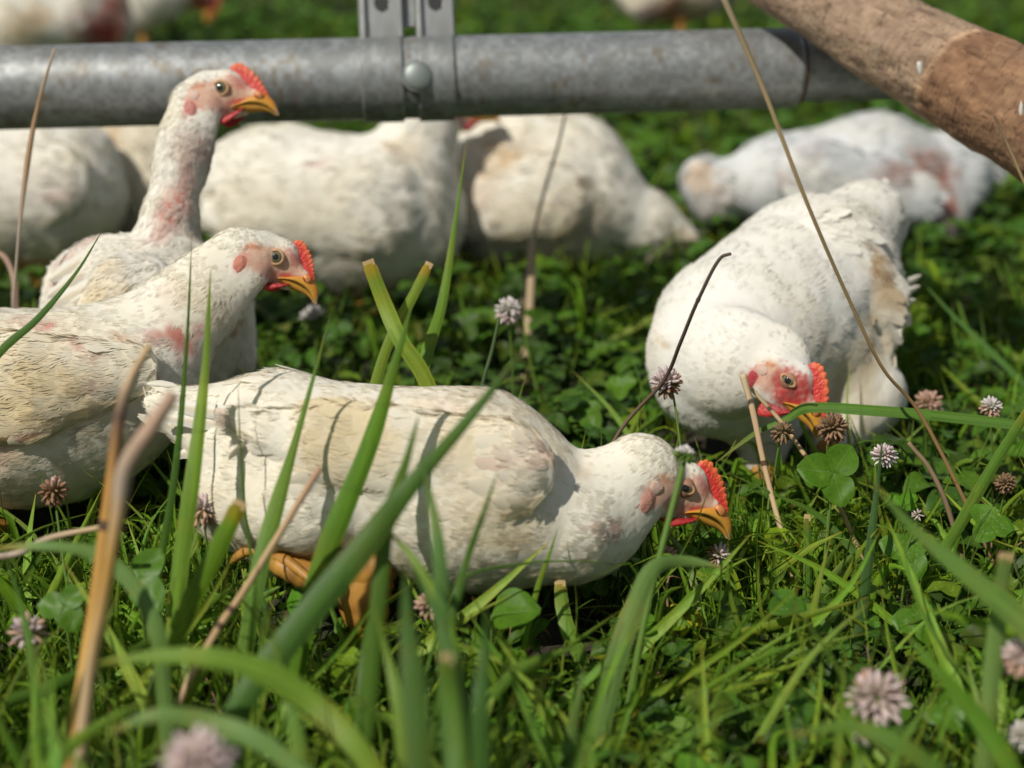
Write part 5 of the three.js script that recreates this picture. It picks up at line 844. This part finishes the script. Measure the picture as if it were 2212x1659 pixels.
const stemMat = leafy({ color: lin(0.13, 0.23, 0.04), transmission: 0.15 });
function flower(label, px, py, t, r, top, low, o = {}) {
  const c = at(px, py, t), R = r * 0.88 * t / FPX, f = o.foot ? at(o.foot[0], groundY(o.foot[2] ?? t) , o.foot[2] ?? t) : V(c.x + rr(-0.012, 0.012), 0, c.z - rr(0, 0.01)); f.y = 0;
  const base = f.clone(), root = thing('clover_flower', base, label, 'clover flower', 'clover flower heads in the grass'), single = !!o.single;
  const axis = (o.axis ? V(...o.axis) : V(rr(-0.3, 0.3), 1, rr(0.0, 0.5))).normalize(), Q = new THREE.Quaternion().setFromUnitVectors(V(0, 1, 0), axis), merged = [], n = o.n ?? 64;
  for (let i = 0; i < n; i++) {
    const s = (i + 0.5) / n, pol = Math.acos(1 - 1.72 * s), az = i * 2.39996 + rnd() * 0.3, d = V(Math.sin(pol) * Math.cos(az), Math.cos(pol), Math.sin(pol) * Math.sin(az));
    const droop = sstep(o.droopAt ?? 0.45, 1, s) * (o.droop ?? 1), kind = s > (o.mix ?? 0.5) + rr(-0.1, 0.1) ? low : top, g = FLO[kind][i % 3];
    const dir = d.clone().lerp(V(d.x * 0.55, -1, d.z * 0.55), Math.min(1, droop * 0.92)).normalize(); if (o.sparse && rnd() < o.sparse) continue;
    const L = R * rr(0.58, 0.78) * (kind === 'brown' || kind === 'rust' ? 0.95 : 1.05), m = new THREE.Matrix4().compose(d.clone().multiplyScalar(R * 0.30).applyQuaternion(Q).add(c).sub(base), Q.clone().multiply(new THREE.Quaternion().setFromUnitVectors(V(0, 1, 0), dir)), V(L * (o.fat ?? 1), L, L * (o.fat ?? 1)));
    if (single) { const q = part('floret', g, floretMat, root); m.decompose(q.position, q.quaternion, q.scale); } else merged.push(g.clone().applyMatrix4(m));
  }
  if (!single) part('florets', mergeGeometries(merged), floretMat, root);
  const cn = c.clone().sub(base), st = cn.clone().addScaledVector(axis, -R * 0.15), midp = st.clone().multiplyScalar(0.5).add(V(rr(-0.006, 0.006), 0.004, rr(-0.004, 0.004)));
  const rs = (o.stem ?? 5) * t / FPX / 2; part('stem', tube([V(0, 0, 0), midp, st.clone().addScaledVector(axis, -R * 0.5), st], [rs * 1.2, rs * 1.1, rs, rs * 0.9], 7), o.dark ? nodeMat : stemMat, root);
  return root;
}
flower('lilac and brown clover flower tied to the dark kinked twig', 1440, 828, 1.10, 42, 'lilac', 'rust', { foot: [1560, 0, 1.10], mix: 0.45, axis: [-0.5, 0.75, 0.3] });
flower('large withered brown clover flower below the beak of the right chicken', 1799, 925, 1.10, 42, 'brown', 'rust', { foot: [1770, 0, 1.10], single: true, n: 76, axis: [0.1, 1, 0.15], droop: 1, droopAt: 0.2 });
flower('small withered brown clover flower beside the straw stalk', 1690, 935, 1.10, 32, 'brown', 'brown', { droopAt: 0.1, axis: [0.2, 1, 0], n: 36 });
flower('lilac white clover flower in front of the dark grass blade at right', 1910, 985, 1.06, 32, 'lilac', 'white', { droop: 0.2, axis: [0.1, 1, 0.3] });
flower('white clover flower standing clear right of the right chicken', 2141, 880, 1.16, 27, 'white', 'tan', { droop: 0.3, axis: [0, 1, 0.1] });
flower('blurred brownish clover flower at the foot of the tallest stem', 2006, 872, 1.28, 34, 'tan', 'tan', { droop: 0.6 });
flower('withered brown clover flower with one pink bud under the left chicken', 116, 1062, 1.0, 40, 'tan', 'rust', { foot: [200, 0, 0.99], axis: [0, 1, 0.1], droop: 1, droopAt: 0.05, mix: 0.08 });
flower('withered clover flower half pink behind the tail of the front chicken', 440, 1102, 0.99, 42, 'lilac', 'tan', { droop: 1, droopAt: 0.1, mix: 0.25, axis: [0.1, 1, 0.2] });
flower('dry ragged pink clover flower at the lower left edge', 62, 1368, 0.89, 50, 'lilac', 'tan', { sparse: 0.35, mix: 0.4, axis: [0, 0.8, 0.7] });
flower('large pink white clover flower in the lower right', 1895, 1508, 0.80, 74, 'pink', 'tan', { single: true, n: 58, droop: 0.1, mix: 0.62, axis: [-0.1, 0.35, 1], fat: 0.8 });
flower('largest blurred pink clover flower at the bottom edge left', 432, 1650, 0.60, 86, 'pink', 'lilac', { n: 60, droop: 0.2, axis: [0, 1, 0.5], fat: 1.1 });
flower('blurred pink clover flower at the right edge', 2204, 1420, 0.80, 50, 'pink', 'tan', { droop: 0.3 });
flower('white clover flower at the right edge near the bottom corner', 2208, 1590, 0.82, 38, 'white', 'white', { droop: 0.1 });
flower('soft pink white clover flower in the middle behind the front chicken', 1098, 672, 1.32, 34, 'white', 'pink', { droop: 0.3 });
flower('pale small clover flower on a long stem before the eye of the front chicken', 1478, 984, 0.93, 26, 'white', 'green', { foot: [1335, 0, 0.92], droop: 0.2, axis: [0.1, 1, -0.3], stem: 13, mix: 0.35 });
flower('peach clover flower half hidden by the bottom blade cluster', 930, 1305, 0.93, 40, 'tan', 'tan', { axis: [-0.7, 0.5, 0.4], droop: 0.2, sparse: 0.2 });
flower('blurred whitish clover flower below the beak of the left chicken', 678, 688, 1.45, 34, 'white', 'green', { droop: 0.3 });
flower('lilac bud below the large pink flower at lower right', 1860, 1590, 0.80, 28, 'lilac', 'lilac', { droop: 0, n: 20, foot: [1925, 0, 0.79] });
flower('peach clover flower lying in the grass right of the front breast', 1440, 1205, 1.05, 30, 'tan', 'tan', { axis: [-0.7, 0.3, 0.5], droop: 0.3 });
flower('faded clover flower lying in the grass below the front beak', 1552, 1200, 1.06, 32, 'lilac', 'brown', { axis: [0.5, 0.4, 0.5], droop: 0.5, sparse: 0.25 });
flower('dark red brown clover flower in the clover at right', 2172, 1045, 1.08, 28, 'brown', 'brown', { droop: 0.8 });
flower('small spiky green clover head on the ground at right', 1804, 1392, 1.0, 28, 'green', 'green', { droop: 0, n: 50 });
flower('pink bud peeping over the wide blurred blade at right', 1982, 1112, 1.03, 16, 'lilac', 'lilac', { n: 16, droop: 0 });
// ---------------------------------------------------------------- single large leaves
function bigClover(label, px, py, t, s, o = {}) {
  const c = at(px, py, t), base = V(c.x + (o.dx ?? 0), 0, c.z), root = thing('clover_leaf', base, label, 'clover leaf', 'large clover leaves in the grass'), S = s * t / FPX, M0 = new THREE.Matrix4().makeTranslation(c.x - base.x, c.y, 0).multiply(new THREE.Matrix4().makeRotationX(o.tilt ?? 0.6)).multiply(new THREE.Matrix4().makeRotationZ(o.roll ?? 0)).multiply(new THREE.Matrix4().makeRotationY(o.turn ?? 0));
  for (let i = 0; i < (o.n ?? 3); i++) { const pos = [], idx = [], uv = [], q = rr(0.92, 1.08) * S; const M = M0.clone().multiply(new THREE.Matrix4().makeRotationY(i * 2.094 + rr(-0.15, 0.15))).multiply(new THREE.Matrix4().makeRotationX(rr(-0.2, 0.1))).scale(V(q, q, q)); leaflet(pos, idx, uv, M, { fold: rr(0.08, 0.3), cup: rr(0, 0.2), wide: o.wide ?? 0.46, notch: 0.05, long: o.long ?? 1 }); part('leaflet', geom(pos, idx, { uv }), o.mat ?? cloverBig, root); }
  part('petiole', tube([V(0, 0, 0), V((c.x - base.x) * 0.4, c.y * 0.55, 0), V(c.x - base.x, c.y, 0)], [0.0011, 0.001, 0.0009], 6), stemMat, root); return root;
}
const cloverBig = leafy({ map: cloverTex, color: lin(1.05, 1.05, 1), roughness: 0.45, transmission: 0.3 }), plainBig = leafy({ map: plainTex, color: lin(1, 1.02, 0.9), roughness: 0.45, transmission: 0.35 }), yellowLeaf = leafy({ map: plainTex, color: lin(4.2, 1.7, 0.8), roughness: 0.6, transmission: 0.3 });
bigClover('large clover leaf with deep folds under the beak of the right chicken', 1800, 1022, 1.08, 84, { tilt: 0.9, turn: 0.3, mat: plainBig });
bigClover('bright three part clover leaf at the left below the yellow stalk', 140, 1310, 0.92, 62, { tilt: 0.75, turn: 0.4, mat: plainBig });
bigClover('clover leaf with pale chevrons at right between two blades', 1985, 1345, 0.99, 62, { tilt: 0.8, turn: 2.6 });
bigClover('clover leaf with pale chevrons low at right near the pink flower', 1752, 1345, 1.0, 52, { tilt: 0.6, turn: 1.2 });
bigClover('clover leaf with strong white marks at right of the upright blade', 1960, 1190, 1.04, 66, { tilt: 0.85, turn: 0.2 });
bigClover('small rounded clover leaf right of the big pink flower', 2045, 1540, 0.86, 54, { tilt: 0.7, turn: 0.7 });
bigClover('clover leaf by the right edge below the leaning light blade', 2140, 1135, 1.06, 60, { tilt: 0.7, turn: 1.4 });
bigClover('round dark plain leaf under the breast of the front chicken', 1062, 1330, 0.95, 108, { n: 1, tilt: 0.3, turn: 1.4, roll: 0.4, wide: 0.52, mat: plainBig });
bigClover('pale drooping oval leaf below the round dark one', 1105, 1400, 0.93, 92, { n: 1, tilt: 1.4, turn: 0.2, wide: 0.40, mat: leafy({ map: plainTex, color: lin(1.3, 1.3, 1.7), roughness: 0.5, transmission: 0.3 }) });
bigClover('pale green plain leaf near the bottom right of centre', 1490, 1610, 0.90, 96, { n: 1, tilt: 0.45, turn: -2.4, wide: 0.44, mat: leafy({ map: plainTex, color: lin(1.7, 1.35, 1.5), roughness: 0.5, transmission: 0.35 }) });
bigClover('yellowing clover leaf in the grass below the front beak', 1475, 1340, 1.02, 46, { tilt: 0.7, turn: 1.6, mat: yellowLeaf });
bigClover('broad crinkled leaf at lower left beside the cut green stem', 300, 1250, 0.93, 92, { n: 2, tilt: 0.8, turn: 0.6, wide: 0.4, mat: plainBig });
bigClover('oval leaf glowing green at the bottom below the legs', 765, 1500, 0.90, 80, { n: 1, tilt: 1.3, turn: 0.3, mat: plainBig });
bigClover('dark leaf hanging beside the bottom cluster right of the blades', 1085, 1540, 0.90, 84, { n: 1, tilt: 1.45, turn: 0.1, mat: plainBig });

renderer.render(scene, camera);
